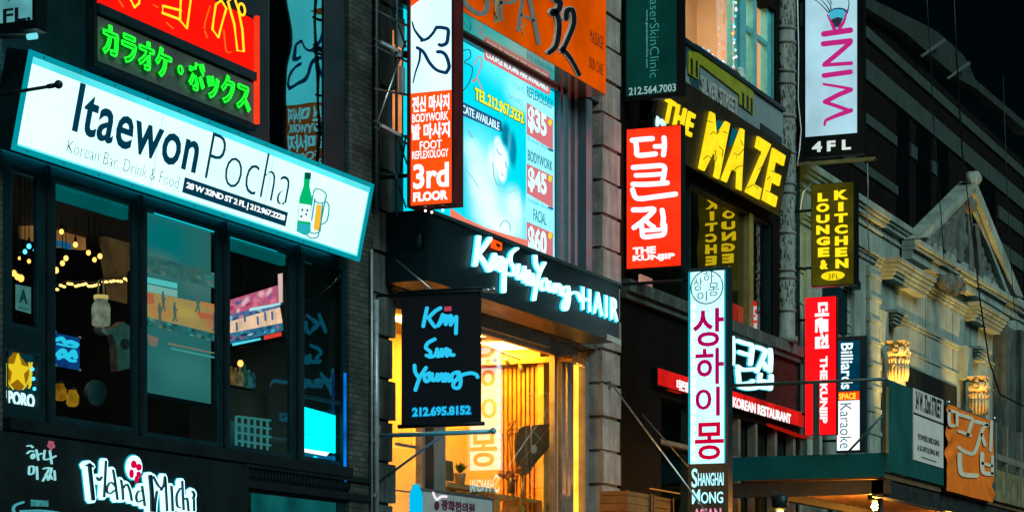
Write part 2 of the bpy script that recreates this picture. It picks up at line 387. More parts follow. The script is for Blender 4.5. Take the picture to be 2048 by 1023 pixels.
def room(mb, x0, x1, y0, y1, z0, z1):             # inside faces of a room, open to the street side
    mb.face([(x0, y0, z0), (x1, y0, z0), (x1, y1, z0), (x0, y1, z0)]); mb.face([(x0, y1, z1), (x1, y1, z1), (x1, y0, z1), (x0, y0, z1)])
    mb.face([(x0, y1, z0), (x1, y1, z0), (x1, y1, z1), (x0, y1, z1)]); mb.face([(x0, y0, z0), (x0, y1, z0), (x0, y1, z1), (x0, y0, z1)])
    mb.face([(x1, y1, z0), (x1, y0, z0), (x1, y0, z1), (x1, y1, z1)]); return mb
def pane(parent, hole, y, mat, name='pane'):
    x0, x1, z0, z1 = hole; return MB().face([(x0, y, z0), (x1, y, z0), (x1, y, z1), (x0, y, z1)]).build(name, mat, parent)
def frame(hole, y0, y1, t, bars_x=(), bars_z=()):
    x0, x1, z0, z1 = hole; m = MB()
    m.box(x0, x0 + t, y0, y1, z0, z1).box(x1 - t, x1, y0, y1, z0, z1).box(x0 + t, x1 - t, y0, y1, z0, z0 + t).box(x0 + t, x1 - t, y0, y1, z1 - t, z1)
    for b in bars_x: m.box(b - t / 2, b + t / 2, y0 + .004, y1 - .004, z0 + t, z1 - t)
    for b in bars_z: m.box(x0 + t, x1 - t, y0 + .008, y1 - .008, b - t / 2, b + t / 2)
    return m
def plight(name, loc, power, col, r, parent):
    l = bpy.data.lights.new(name, 'POINT'); l.energy = power; l.color = col; l.shadow_soft_size = r
    o = bpy.data.objects.new(name, l); COL.objects.link(o); o.location = V3(loc) - V3(parent_loc(parent)); o.parent = parent; return o

# ------------------------------------------------------------------ shared materials
M_black = D('black_painted_metal', (.0018, .008, .010), .45, .4, 3, .05, 0, .2)
M_blackrough = D('sooty_black_panel', (.003, .010, .012), .7, .5, 2, .2, 0, .15)
M_frame = D('dark_teal_window_frame', (.003, .022, .030), .45, .4, 3, .05, 0, .25)
M_steel = D('brushed_steel', (.45, .5, .52), .3, .3, 6, .05, .9)
M_pole = D('grey_painted_pole', (.30, .36, .38), .35, .3, 8, .05, .3)
M_galv = D('galvanised_bracket', (.22, .26, .27), .4, .4, 8, .1, .6)
M_brickB = BRICK('brown_brick', (.072, .078, .06), (.034, .048, .043), (.020, .038, .039))
M_brickD = BRICK('dark_red_brick', (.075, .02, .018), (.045, .014, .012), (.015, .012, .012))
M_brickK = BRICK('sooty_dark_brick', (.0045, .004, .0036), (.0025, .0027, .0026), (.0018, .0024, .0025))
M_stone = D('weathered_limestone', (.34, .30, .26), .8, .35, 1.6, .35, 0, .3, .55)
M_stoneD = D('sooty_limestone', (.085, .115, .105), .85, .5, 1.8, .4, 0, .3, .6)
M_room = D('dark_brown_room', (.10, .085, .07), .8, .4, 1.2, .1)
M_glass = GLASS('window_glass', (.80, .95, .93), .05, .010, (.5, .9, .95))
M_glassold = GLASS('rippled_window_glass', (.6, .8, .8), .26, .025, (.12, .85, .95), .03, .8)
M_clear = GLASS('clear_shop_glass', (.93, .98, .97), .34, .0006, .95, .004)
M_asph = D('asphalt', (.05, .05, .052), .75, .4, 1.5, .5)
M_side = D('concrete_pavement', (.28, .27, .25), .85, .3, 1.2, .3)
M_white = D('white_enamel', (.75, .77, .76), .5, .1, 3, .02)

# ------------------------------------------------------------------ ground
MB().box(-80, 320, -80, 120, -.5, -.16).build('ground', M_asph, kind='structure')
MB().box(-80, 320, -16.5, -4.6, -.156, -.15).build('road', M_asph, kind='structure')
MB().box(-80, 320, -4.5, 40, -.156, 0).build('pavement', M_side, kind='structure')

F0 = F(0.0)
# ------------------------------------------------------------------ brick building at the far left
xa0, xb0 = XW(-420), XW(4)
b0 = thing('brick_building', 'sliver of brown brick building at the left edge of the photo', 'building', ((xa0 + xb0) / 2, 5, 0))
MB().box(xa0, xb0 - .02, -.02, 10, 0, 13.5).build('wall', M_brickB, b0)
MB().box(xa0, xb0 - .02, -.35, -.021, 11.6, 12.1).build('cornice', M_stoneD, b0)

# ------------------------------------------------------------------ black restaurant building
X0, X1 = XW(4), XW(741)
b1 = thing('restaurant_building', 'black fronted restaurant building with tall upstairs windows and a brick pier', 'building', ((X0 + X1) / 2, 5, 0))
def H(pl, px0, px1, pyt, pyb): return pl.rect(px0, px1, pyt, pyb)
w1a = H(F0, 20, 79, 330, 652); w1b = H(F0, 8, 82, 690, 812); w2 = H(F0, 107, 271, 352, 838); w3 = H(F0, 291, 439, 409, 880)
w4 = H(F0, 457, 584, 462, 895); w5 = H(F0, 606, 690, 512, 925); w6 = H(F0, 536, 652, -90, 345)
w5 = (w5[0], w5[1], w4[2], w4[3]); w3 = (w3[0], w3[1], w4[2], w3[3])
holes = [w1a, w1b, w2, w3, w4, w5, w6]
Xp = XW(692)
wall(MB(), 0, .06, X0, Xp, 3.0, 15.5, holes).build('wall', D('black_teal_cladding', (.002, .017, .021), .5, .4, 2.5, .05, 0, .2), b1)
MB().box(X0, X1, .28, 11, 15.0, 15.5).box(X0, X0 + .2, .28, 11, 0, 15).box(X1 - .2, X1, .28, 11, 0, 15).box(X0 + .2, X1 - .2, 10.8, 11, 0, 15).box(X0, Xp, .05, .28, 0, 3.0).build('shell', M_blackrough, b1)
MB().box(Xp, X1, -.05, .28, 0, 15.5).build('brick_pier', M_brickB, b1)
zc = w2[3] + .1; zf = w2[2] - .35
rm = room(MB(), X0 + .22, X1 - .22, .065, 6.2, zf, zc + .35).build('interior_room', M_room, b1)
MB().box(XW(455), XW(690), 1.0, 1.12, zc + .2, zc + .24).box(XW(455), XW(470), 4.8, 4.9, zf + .4, zc).build('added_teal_light', E('added_teal_glow', (.0, .45, .55), 2.0), b1)  # added light strips that tint the right half of the room
MB().box(XW(150), XW(330), 2.4, 3.4, zc + .30, zc + .33).build_each('ceiling_light', E('amber_ceiling_panel', (1, .42, .10), 1.6), b1)
# floors above the room and behind the third storey glass
room(MB(), XW(525), X1 - .22, .065, 4.0, w6[2] - .4, w6[3] + .5).build('interior_room', D('dark_store_room', (.02, .03, .035), .8), b1)
# window frames, mullions and glass
for h, bz in ((w1a, ()), (w1b, ()), (w2, ()), (w3, ()), (w4, ()), (w5, (F0.at(606, 790)[1],)), (w6, ())):
    fr = frame(h, .004, .05, .05, (), bz).build('window', M_frame, b1)
    pane(fr, (h[0] + .05, h[1] - .05, h[2] + .05, h[3] - .05), .025, M_glassold if h is w6 else M_glass)
# ledges, frieze and panel joints
zs = F0.at(107, 845)[1]
m = MB().box(X0, Xp + .0, -.12, -.002, zs - .16, zs - .02).box(X0, XW(500), -.06, -.002, zs - .75, zs - .62).box(XW(480), XW(735), -.08, -.052, ZW(480, 958) - .1, ZW(480, 958)).box(XW(480), XW(735), -.1, -.052, ZW(480, 922) - .07, ZW(480, 922))
for i in range(34):
    x = XW(480) + i * .093
    m.box(x, x + .05, -.075, -.053, ZW(480, 950), ZW(480, 926))
m.build('sill_course', M_blackrough, b1)
m = MB()
for px in (94, 280, 448, 595): m.box(XW(px) - .035, XW(px) + .035, -.03, -.001, w2[2] - .02, w2[3] + .1)
m.build_each('mullion_cover', M_blackrough, b1)
# teal roller-blind boxes in the heads of the windows
M_val = E('glowing_teal_blind', (.0, .085, .085), 1.0, .15)  # sign light on the boxes put into their emission
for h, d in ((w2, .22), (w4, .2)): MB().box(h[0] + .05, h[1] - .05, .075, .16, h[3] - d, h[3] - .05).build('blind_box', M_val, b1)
# down pipes on the brick pier
m = MB().tube([(XW(737), -.12, ZW(737, 1040)), (XW(737), -.12, ZW(737, 600))], .045, 10).tube([(XW(731), -.1, ZW(731, 1040)), (XW(731), -.1, ZW(731, 500))], .02, 8)
for py in (640, 760, 880, 990): m.box(XW(737) - .07, XW(737) + .07, -.14, -.051, ZW(737, py) - .02, ZW(737, py) + .02)
m.build('down_pipe', M_pole, b1)
MB().tube([(XW(739), -.12, ZW(739, 420)), (XW(739), -.12, 15)], .05, 10).build('down_pipe', M_frame, b1)
# pale lower transom panel on the right and black sign fascia on the left of the ground floor
MB().prect(F(-.06), 502, 668, 985, 1060, 0, .03).build('transom_panel', E('dim_teal_glass', (.004, .10, .10), .8, .5, 1.6), b1)
pl = F(-.30)
fb = MB().pbox(pl, pl.at(-60, 900)[0], pl.at(497, 900)[0], 2.6, pl.at(60, 868)[1], -.28, 0).build('fascia_board', M_blackrough, b1)

# ---- things inside the restaurant windows
def lamp_bulb(px, py, y, r, mat, lab, grp, cord=True):
    p = F(y).P(px, py); t = thing('pendant_bulb', lab, 'light bulb', p, grp)
    MB().ball(p, r, 9, 7, (1, 1, 1.15)).build('bulb', mat, t)
    if cord: MB().tube([p + V3((0, 0, r * 1.05)), p + V3((0, 0, r * 1.05 + .07))], .018, 7).tube([p + V3((0, 0, r + .06)), (p.x, p.y, zc + .3)], .006, 5).build('cord', M_black, t)
    return t
M_bulb = E('warm_filament_bulb', (1, .40, .09), 3.2); M_bulbC = E('cyan_party_bulb', (.05, .6, 1), 5); M_bulbO = E('orange_bulb', (1, .36, .07), 3)
B = [(123, 463, 2.6, .032), (151, 489, 2.6, .034), (177, 505, 2.2, .032), (189, 519, 2.2, .03), (200, 512, 2.4, .034), (132, 516, 2.9, .034), (125, 526, 3.1, .034), (112, 540, 2.9, .04)]
for q in B: lamp_bulb(*q, M_bulb, 'warm pendant bulb in the cluster hanging inside the second tall restaurant window', 'warm pendant bulbs in the restaurant')
for q in [(28, 546, 1.2, .035), (35, 553, 1.2, .035), (42, 556, 1.3, .04), (58, 522, 1.6, .025), (39, 516, 1.6, .02)]: lamp_bulb(*q, M_bulbO, 'small orange bulb in the narrow window above the letter grade card', 'orange bulbs in the narrow window')
for q in [(58, 492, 1.5, .028), (50, 503, 1.5, .026), (71, 500, 1.5, .03), (72, 560, .9, .03), (73, 601, .9, .03), (73, 644, .9, .026)]: lamp_bulb(*q, M_bulbC, 'tiny cyan bulb hanging in the narrow window beside the letter grade card', 'cyan bulbs in the narrow window')
for q in [(515, 705, 2.2, .045), (481, 726, 1.8, .045)]: lamp_bulb(*q, M_bulbO, 'single orange bulb glowing in the window below the tilted television', 'orange bulbs below the television')
# string of lights across the second window
t = thing('string_lights', 'sagging string of warm white lights across the second tall restaurant window', 'string lights', F(.9).P(110, 575))
pts = [(108, 578), (122, 572), (137, 568), (152, 571), (165, 568), (178, 571), (190, 571), (207, 563), (222, 564), (236, 563), (250, 560), (268, 556)]
MB().tube([F(.9).P(*p) + V3((0, 0, .05)) for p in pts], .008, 5).build('cable', M_black, t)
for i, p in enumerate(pts):
    for dx in (0, 6): MB().ball(F(.9).P(p[0] + dx, p[1] - random.uniform(-1, 3)), .022, 8, 6, (1.6, 1, .8)).build('bulb', E('festoon_bulb', (1, .5, .14), 3) if i == 0 and dx == 0 else bpy.data.materials['festoon_bulb'], t)
# back-room panels with the warm room light put into their emission
M_warmwall = E('glowing_amber_wall', (.24, .10, .028), 1.0, .45, 1.1)
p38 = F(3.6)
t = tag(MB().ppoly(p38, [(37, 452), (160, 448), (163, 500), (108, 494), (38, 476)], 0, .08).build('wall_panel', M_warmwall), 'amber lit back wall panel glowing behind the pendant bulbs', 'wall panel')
t = tag(MB().ppoly(p38, [(160, 444), (200, 436), (225, 440), (238, 470), (248, 560), (262, 590), (262, 620), (180, 600), (165, 520)], .3, .42).build('timber_screen', E('glowing_brown_timber', (.062, .034, .012), 1.0, .5, 2.2)), 'brown timber screen in the dim room behind the right half of the second window', 'screen')
t = tag(MB().prect(F(3.2), 112, 138, 480, 492, 0, .04).build('blue_lamp', E('blue_light', (.01, .10, .22), 1.0)), 'small blue light panel on the amber back wall of the restaurant', 'light panel')
# glowing mason jar lantern on two straps
p = F(.5); c = p.P(202, 628)
t = thing('jar_lantern', 'glass jar lantern hanging on two straps in the second tall window', 'lantern', p.P(202, 652))
jb = p.P(202, 651)
MB().lathe(jb, [(.10, 0), (.115, .02), (.118, .22), (.10, .275), (.082, .29), (.082, .33)], 16).build('jar', E('frosted_jar_glow', (.16, .17, .12), 1.0, .5, 9), t)
MB().lathe(jb + V3((0, 0, .331)), [(.09, 0), (.09, .045)], 14).build('lid', E('amber_jar_lid', (.7, .5, .14), .9), t)
MB().tube([jb + V3((-.07, 0, .37)), p.P(197, 560)], .012, 6).tube([jb + V3((.07, 0, .37)), p.P(206, 560)], .012, 6).build('strap', D('tan_strap', (.35, .25, .08), .7), t)
MB().tube([jb + V3((.125, -.02, .02)), jb + V3((.125, -.02, .23))], .012, 6).build('glow_strip', E('cyan_rim_light', (.1, .7, 1), 2.5), t)
# blue beer LED sign
p = F(.42); t = thing('blue_window_sign', 'blue glowing bar sign with cyan brush shapes tied in the second window', 'sign', p.P(134, 740))
MB().ppoly(p, [(109, 665), (159, 675), (159, 739), (109, 730)], -.03, 0).build('panel', E('deep_blue_panel', (.004, .045, .19), 1.0, .4, 5), t)
m = MB(); 
for s, wd in (([(113, 679), (122, 676), (130, 684), (140, 683), (154, 689)], 8), ([(114, 709), (125, 700), (135, 712), (146, 702), (150, 714)], 9), ([(116, 716), (128, 712), (140, 720), (150, 721)], 6), ([(114, 687), (128, 690), (152, 694)], 4)): m.stroke(p, s, wd, .001, .012)
m.build('brush_lettering', E('cyan_led', (.02, .52, .75), 1.25), t)
m = MB()
for q in ((110, 664), (159, 675), (159, 740), (111, 731)): m.ball(p.P(*q), .025, 8, 6)
m.build_each('corner_clip', M_galv, t)
# hanging shirt
p = F(.7); t = thing('hanging_apron', 'pale pink cotton apron with a faint print, hung on a hook at the second window', 'apron', p.P(240, 740))
MB().ppoly(p, [(194, 655), (200, 652), (208, 660), (228, 652), (240, 643), (262, 658), (265, 668), (260, 680), (260, 734), (228, 742), (226, 690), (218, 668), (206, 670), (196, 664)], -.05, .05).build('cloth', D('pale_pink_cotton', (.75, .52, .46), .9, .35, 7, .5), t)
MB().pdisc(p, 243, 688, 9, 11, .051, .056).build('print', D('faded_print', (.30, .12, .10), .9, .8, 22), t)
# dim figures of clutter low in the second window
p = F(.5)
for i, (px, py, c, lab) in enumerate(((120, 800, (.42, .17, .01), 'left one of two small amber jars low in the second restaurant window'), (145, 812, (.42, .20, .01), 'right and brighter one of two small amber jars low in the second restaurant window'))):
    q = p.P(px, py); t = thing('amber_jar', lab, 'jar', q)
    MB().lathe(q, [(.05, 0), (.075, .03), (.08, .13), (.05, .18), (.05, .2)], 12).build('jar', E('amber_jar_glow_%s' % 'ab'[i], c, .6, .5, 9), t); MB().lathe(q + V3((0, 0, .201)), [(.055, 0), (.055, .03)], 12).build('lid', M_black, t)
p = F(.8); t = tag(MB().pdisc(p, 190, 785, 20, 26, -.02, .03, 24).build('round_tray', D('grey_tray', (.035, .065, .075), .5, .4, 4)), 'dim oval grey tray leaning low in the second restaurant window', 'tray')
# letter grade card
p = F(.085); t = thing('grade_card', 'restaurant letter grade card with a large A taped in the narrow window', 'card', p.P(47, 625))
MB().ppoly(p, [(32, 568), (62, 574), (62, 627), (32, 618)], -.008, 0).build('card', E('glowing_card', (.05, .17, .16), 1, .2, 6), t)  # light on the card put into its emission
T(t, D('dark_print', (.006, .05, .07), .7), p, 'A', p.rect3((38, 604), (55, 608), (38, 577)), .001, .004, .04)
MB().prect(p, 36, 58, 612, 616, .001, .004).build('small_print', D('grey_print', (.1, .2, .2), .7), t)
# beer neon with gold star
p = F(.11); t = thing('beer_star_sign', 'lit beer window sign with a gold star over white lettering at the bottom left', 'sign', p.P(40, 822))
MB().ppoly(p, [(-14, 668), (79, 690), (79, 818), (-14, 808)], -.03, 0).build('panel', E('dark_teal_glow', (.0, .035, .05), 1.0, .5, 4), t)
star = []
for i in range(10):
    a = math.pi / 2 + i * math.pi / 5; r = 34 if i % 2 == 0 else 15
    star.append((33 + r * .72 * math.cos(a), 741 - r * 1.02 * math.sin(a) + .17 * r * .72 * math.cos(a)))
cen = (33, 741)
MB().ppoly(p, [(15, 718), (31, 700), (48, 722), (58, 732), (52, 775), (38, 780), (16, 772), (11, 740)], .001, .008).build('star_shade', E('bronze_glow', (.36, .15, .004), 1.0), t)
MB().ppoly(p, star, .009, .03).build('star', E('gold_glow', (.95, .58, .015), 1.15), t)
m = MB()
for sx, ax in ((1, 56), (-1, 13)):
    m.stroke(p, [(ax, 724), (ax + 2 * sx, 745), (ax - 3 * sx, 765), (ax - 12 * sx, 778)], 2.2, .009, .016)
    for k in range(7):
        y = 728 + k * 7; x = ax + (2 - .06 * k * k) * sx; m.stroke(p, [(x, y + 5), (x + 3.5 * sx, y - 3)], 3.2, .009, .02, smooth=False)
m.build('barley_wreath', E('yellow_glow', (.9, .65, .03), 1.1), t)
T(t, E('white_led_letters', (.75, .95, 1), 1.3), p, 'SAPPORO', p.rect3((-20, 802), (67, 814), (-20, 774)), .009, .02, .035)
T(t, E('white_led_letters_small', (.5, .8, .85), 1.0), p, 'PREMIUM BEER', p.rect3((-8, 812), (72, 824), (-8, 806)), .009, .016, .02)
m = MB()
for q in [(68, 690), (58, 706), (66, 717), (75, 727), (56, 738), (68, 748), (58, 757), (76, 770), (60, 777)]: m.ball(p.P(*q, .06), .022, 7, 5)
m.build_each('sparkle', E('cyan_sparkle', (.05, .55, .9), 3), t)
# projection screen blind with basketball picture
p = F(.10); t = thing('projection_screen', 'pulled down white projection blind showing a basketball game in the third window', 'projection screen', p.P(365, 800))
r0 = (w3[0] + .051, w3[1] - .051, p.at(291, 783)[1], w3[3] - .052)
MB().pbox(p, r0[0], r0[1], r0[2], r0[3], -.015, 0).build('blind', PICT('projected_teal_light', (.022, .135, .128), [(330, 480, 90, 90, (.0, .155, .16), .9), (320, 530, 60, 40, (.07, .17, .15), .9), (400, 570, 60, 45, (.06, .16, .15), .9), (370, 740, 90, 60, (.035, .17, .155), .9), (300, 760, 40, 60, (.02, .12, .12), .9)], p, 1.05, .10), t)
MB().pbox(p, r0[0], r0[1], r0[2] - .05, r0[2] - .004, -.03, .01).build('bottom_bar', M_black, t)
q = lambda pts, mat, nm, n: MB().ppoly(p, pts, n, n + .002).build(nm, mat, t)
q([(293, 508), (437, 548), (437, 578), (293, 542)], CROWD('projected_crowd', (.035, .13, .12), [(.02, .10, .10), (.08, .19, .17), (.11, .17, .14), (.03, .2, .19), (.05, .12, .10)], p, (293, 437, 512, 542, .26), 26, 11, 7, 1.0, 2), 'crowd_picture', .001)
q([(292, 582), (437, 612), (437, 668), (292, 633)], PICT('projected_court', (.40, .26, .09), [(320, 620, 40, 26, (.50, .22, .06), .9), (370, 625, 35, 22, (.50, .33, .08), .9), (425, 640, 30, 30, (.48, .16, .08), .9)], p, 1.0, .2), 'court_picture', .001)
q([(292, 553), (354, 566), (354, 577), (292, 565)], E('projected_band', (.10, .55, .53), 1.0), 'advert_band', .0035)
q([(292, 567), (354, 580), (354, 594), (292, 582)], E('projected_band_pale', (.22, .45, .40), 1.0), 'advert_band', .0035)
q([(292, 584), (306, 587), (308, 606), (292, 608)], E('projected_red', (.5, .12, .06), 1.0), 'court_marking', .0035)
q([(392, 622), (425, 629), (437, 640), (400, 636)], bpy.data.materials['projected_red'], 'court_marking', .0035)
q([(400, 602), (437, 610), (437, 620), (405, 611)], E('projected_orange', (.55, .2, .06), 1.0), 'court_marking', .0035)
q([(292, 634), (437, 669), (437, 684), (292, 650)], CROWD('projected_front_row', (.025, .13, .13), [(.01, .08, .09), (.05, .36, .38), (.02, .22, .25), (.14, .17, .1), (.01, .06, .06)], p, (293, 437, 636, 650, .24), 26, 6, 5, 1.0, 3), 'front_row_picture', .0035)
q([(294, 668), (317, 676), (312, 692), (298, 690)], E('projected_badge', (.22, .15, .11), 1.0), 'score_badge', .0035)
q([(342, 694), (437, 714), (437, 718), (342, 698)], E('projected_score_line', (.05, .30, .28), 1.0), 'score_line', .0035)
q([(335, 684), (437, 706), (437, 709), (335, 688)], E('projected_score_line_red', (.2, .17, .13), 1.0), 'score_line', .0035)
m = MB()
for (x, y) in ((318, 613), (325, 590), (348, 612), (394, 592), (428, 632)):
    m.stroke(p, [(x, y), (x + 1, y + 16)], 6, .006, .008, smooth=False).pdisc(p, x, y - 5, 2.4, 3, .006, .008, 8).stroke(p, [(x + 1, y + 16), (x - 3, y + 30)], 3, .006, .008, smooth=False).stroke(p, [(x + 1, y + 16), (x + 4, y + 30)], 3, .006, .008, smooth=False).stroke(p, [(x, y + 2), (x + 6, y + 9)], 2, .006, .008, smooth=False)
m.build('player_picture', E('projected_players', (.07, .13, .11), 1.0), t)
# second strip of the picture seen beyond the mullion
p = F(.7); t = thing('side_screen', 'narrow edge of a bright television standing behind the mullion left of the projection blind', 'television', p.P(269, 650))
for i, (a, b, c) in enumerate(((545, 556, (.05, .5, .6)), (558, 575, (.25, .5, .55)), (577, 590, (.6, .1, .04)), (592, 606, (.35, .3, .4)), (608, 622, (.6, .12, .05)), (624, 640, (.05, .4, .45)))):
    MB().ppoly(p, [(263, a), (277, a + 2), (277, b + 2), (263, b)], 0, .02).build('picture_strip', E('tv_strip_%s' % 'abcdef'[i], c, 1.2), t)
MB().ppoly(p, [(261, 541), (279, 544), (279, 645), (261, 642)], -.05, -.003).build('cabinet', M_black, t)
# tilted television further inside
vx = -1634.0; dd = (FWD + RGT * ((vx - CX) / FP)).normalized(); A = F(2.0).P(457, 645)
p = Plane(A, -V3((dd.x, dd.y, 0)), (0, 0, 1))
if p.N.dot(CAM - A) < 0: p = Plane(A, V3((dd.x, dd.y, 0)), (0, 0, 1))
t = thing('television', 'wall television turned towards the street showing a basketball crowd in the fourth window', 'television', p.P(515, 700))
MB().ppoly(p, [(446, 598), (566, 556), (570, 677), (446, 700)], -.10, -.004).build('cabinet', M_black, t)
q = lambda pts, mat, nm, n: MB().ppoly(p, pts, n, n + .004).build(nm, mat, t)
q([(448, 603), (556, 570), (559, 604), (448, 632)], CROWD('tv_red_crowd', (.55, .10, .18), [(.85, .18, .28), (.40, .03, .10), (.9, .45, .52), (.30, .10, .28), (.10, .10, .25)], p, (448, 558, 606, 630, -.28), 30, 9, 7, 1.1, 4), 'crowd_picture', 0)
q([(448, 632), (559, 604), (560, 614), (448, 646)], CROWD('tv_blue_crowd', (.10, .16, .32), [(.02, .10, .25), (.15, .5, .7), (.6, .2, .35), (.02, .05, .12), (.5, .6, .7)], p, (448, 560, 634, 644, -.27), 20, 7, 5, 1.1, 5), 'crowd_picture', 0)
q([(448, 646), (560, 614), (565, 645), (448, 668)], E('tv_court', (.95, .55, .36), 1.1, .25, 5), 'court_picture', 0)
q([(448, 668), (565, 645), (567, 660), (448, 690)], CROWD('tv_front_row', (.03, .16, .28), [(.01, .08, .16), (.08, .45, .6), (.5, .1, .2), (.01, .04, .08), (.5, .6, .65)], p, (448, 566, 670, 684, -.22), 22, 6, 5, 1.1, 6), 'front_row_picture', 0)
q([(500, 616), (562, 605), (562, 609), (500, 622)], E('tv_hoarding', (.5, .8, .85), 1.1), 'advert_band', .006)
q([(529, 671), (563, 663), (564, 671), (529, 679)], E('tv_red_badge', (.85, .05, .03), 1.1), 'score_badge', .006)
q([(466, 686), (522, 675), (522, 679), (466, 691)], E('tv_cyan_line', (.1, .7, .85), 1.2), 'score_line', .006)
q([(557, 548), (566, 546), (566, 604), (559, 606)], E('tv_pink_edge', (.9, .55, .5), 1.0), 'picture_edge', .006)
m = MB()
for (x, y) in ((474, 650), (490, 632), (516, 638), (531, 630), (545, 628)): m.stroke(p, [(x, y - 5), (x + 1, y + 10)], 4, .006, .009, smooth=False)
m.build('player_picture', E('tv_players', (.08, .16, .3), 1.0), t)
p = F(2.2); t = thing('doorway', 'dim cream doorway standing open beside the tilted television', 'doorway', p.P(576, 610))
MB().prect(p, 562, 582, 545, 607, -.05, 0).build('panel', E('cream_lit_door', (.30, .22, .12), 1.0, .3, 6), t)
m = MB().prect(p, 580, 584, 545, 609, .001, .03).prect(p, 556, 582, 521, 526, 0, .03); m.build('frame', E('door_light_edge', (.75, .55, .2), 1.0), t)
# bar clutter: bottles on a counter
p = F(1.6); ct = thing('bar_counter', 'dark bar counter inside the fourth restaurant window', 'counter', p.P(520, 850))
MB().prect(p, 440, 610, 770, 900, -.5, 0).build('body', D('dark_wood', (.05, .035, .025), .5), ct)
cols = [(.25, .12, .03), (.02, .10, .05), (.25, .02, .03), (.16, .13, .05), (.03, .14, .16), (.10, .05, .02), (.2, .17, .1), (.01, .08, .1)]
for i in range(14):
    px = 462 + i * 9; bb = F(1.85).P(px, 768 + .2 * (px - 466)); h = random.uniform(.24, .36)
    o = MB().lathe(bb, [(.05, 0), (.055, .02), (.055, h * .6), (.022, h * .78), (.02, h)], 10).build('bottle', E('glowing_bottle_%s' % 'abcdefghijklmn'[i], cols[(i * 3) % 8], .55, .6, 12))  # light in the bottles put into their emission
    tag(o, 'coloured bottle with built-in glow in the row along the bar counter', 'bottle', 'bottles on the bar counter')
p = F(.36); t = thing('wire_crate', 'pale wire grid crate standing at the bottom of the fourth window', 'crate', p.P(505, 905))
m = MB()
for k in range(6): m.stroke(p, [(471 + k * 12.5, 832 + k * 1.5), (471 + k * 12.5, 897 + k * 2.2)], 3, 0, .02, smooth=False)
for k in range(5): m.stroke(p, [(470, 832 + k * 16), (535, 840 + k * 16.5)], 4, .021, .05, smooth=False)
m.build('grid', E('glowing_teal_wire', (.03, .17, .17), 1.0), t)  # teal light on the wires put into their emission
MB().prect(p, 473, 533, 836, 900, -.3, -.25).build('back_panel', D('crate_back', (.03, .08, .08), .8), t)
# bright cyan monitor
p = F(.13); t = thing('cyan_monitor', 'blazing cyan screen in the last window before the brick pier', 'screen', p.P(638, 925))
MB().ppoly(p, [(606, 812), (671, 830), (671, 905), (606, 895)], -.03, 0).build('screen', E('cyan_screen', (.0, 1.0, 1.15), 1.5, .12, 3), t)
MB().ppoly(p, [(607, 896), (658, 904), (652, 911), (607, 903)], 0, .01).build('white_strip', E('white_screen_strip', (.9, 1, 1), 1.6), t)
MB().ppoly(p, [(606, 905), (671, 912), (671, 931), (606, 925)], -.03, 0).build('lower_panel', E('blue_lower_screen', (.0, .12, .26), 1.0, .3, 5), t)
MB().ball(p.P(628, 921, .02), .09, 12, 8, (1, .3, .8)).build('round_lamp', E('cyan_round_lamp', (0, .85, 1.2), 1.5), t)
p = F(-.07); t = tag(MB().tube([p.P(690, 745), p.P(690, 800), p.P(690, 962)], .022, 8).build('blue_light_tube', E('blue_neon', (.0, .14, .60), 1.3, .5, 2)), 'vertical blue light tube on the edge of the brick pier', 'light tube')
# an added weak warm lamp that lights the room
lt = thing('added_room_lamp', 'added shaded lamp that warms the room deep inside the restaurant', 'lamp', F(3).P(215, 420))
MB().lathe(F(3).P(215, 420), [(.16, 0), (.12, .1), (.03, .16)], 14).build('lamp_shade', D('bronze_shade', (.15, .09, .03), .5), lt)
MB().ball(F(3).P(215, 422), .11, 10, 7).build('bulb', E('room_bulb', (1, .6, .25), 12), lt)

# ------------------------------------------------------------------ tilted white lightbox with the restaurant's name
Bp = F(-.35).P(30, 290); u_, v_ = S(Bp.x).at(62, 112); Tp = S(Bp.x).pt(u_, v_)
P1 = Plane(Bp, (1, 0, 0), Tp - Bp); Hs = (Tp - Bp).length; Ws = P1.at(713, 515)[0]
t = thing('lightbox_sign', 'long white lightbox sign with navy restaurant name, a bottle and a beer mug', 'sign', P1.pt(Ws / 2, 0, -.1))
MB().pbox(P1, -.05, Ws + .05, -.05, Hs + .05, -.30, -.004).build('cabinet', M_frame, t)
MB().tube([P1.pt(.1, Hs + .02, -.315), P1.pt(Ws - .1, Hs + .02, -.315)], .02, 6).tube([P1.pt(.1, .0, -.33), P1.pt(Ws - .1, .0, -.33)], .02, 6).tube([P1.pt(Ws + .03, .1, -.315), P1.pt(Ws + .03, Hs - .1, -.315)], .02, 6).build_each('added_back_glow', E('added_cyan_glow', (.0, .75, 1.0), 9), t)  # added hidden tubes that cast a cyan halo on the wall
m = MB().pbox(P1, -.06, Ws + .06, -.06, 0, -.003, .03).pbox(P1, -.06, Ws + .06, Hs, Hs + .06, -.003, .03).pbox(P1, -.06, 0, 0, Hs, -.003, .03).pbox(P1, Ws, Ws + .06, 0, Hs, -.003, .03)
m.build('edge_trim', E('cyan_trim_glow', (.0, .30, .36), 1.0), t)  # cyan halo round the sign put into the trim's emission
MB().pbox(P1, 0, Ws, 0, Hs, -.003, .004).build('face', E('white_lightbox', (.82, 1.28, 1.27), 1.0, .10, .7), t)
m = MB().pbox(P1, .0, Ws, Hs - .075, Hs - .002, .0045, .007).pbox(P1, .002, .03, .025, Hs - .062, .0045, .007).pbox(P1, Ws - .03, Ws - .002, .025, Hs - .062, .0045, .007).pbox(P1, .002, Ws - .002, .002, .024, .0045, .007)
m.build('edge_glow_strip', E('cyan_painted_glow', (.10, .80, .86), 1.1, .15, 1), t)  # soft cyan glow along the face edges painted as strips
m = MB()
for k in (.335, .665): m.pbox(P1, Ws * k - .006, Ws * k + .006, .03, Hs - .08, .0045, .006)
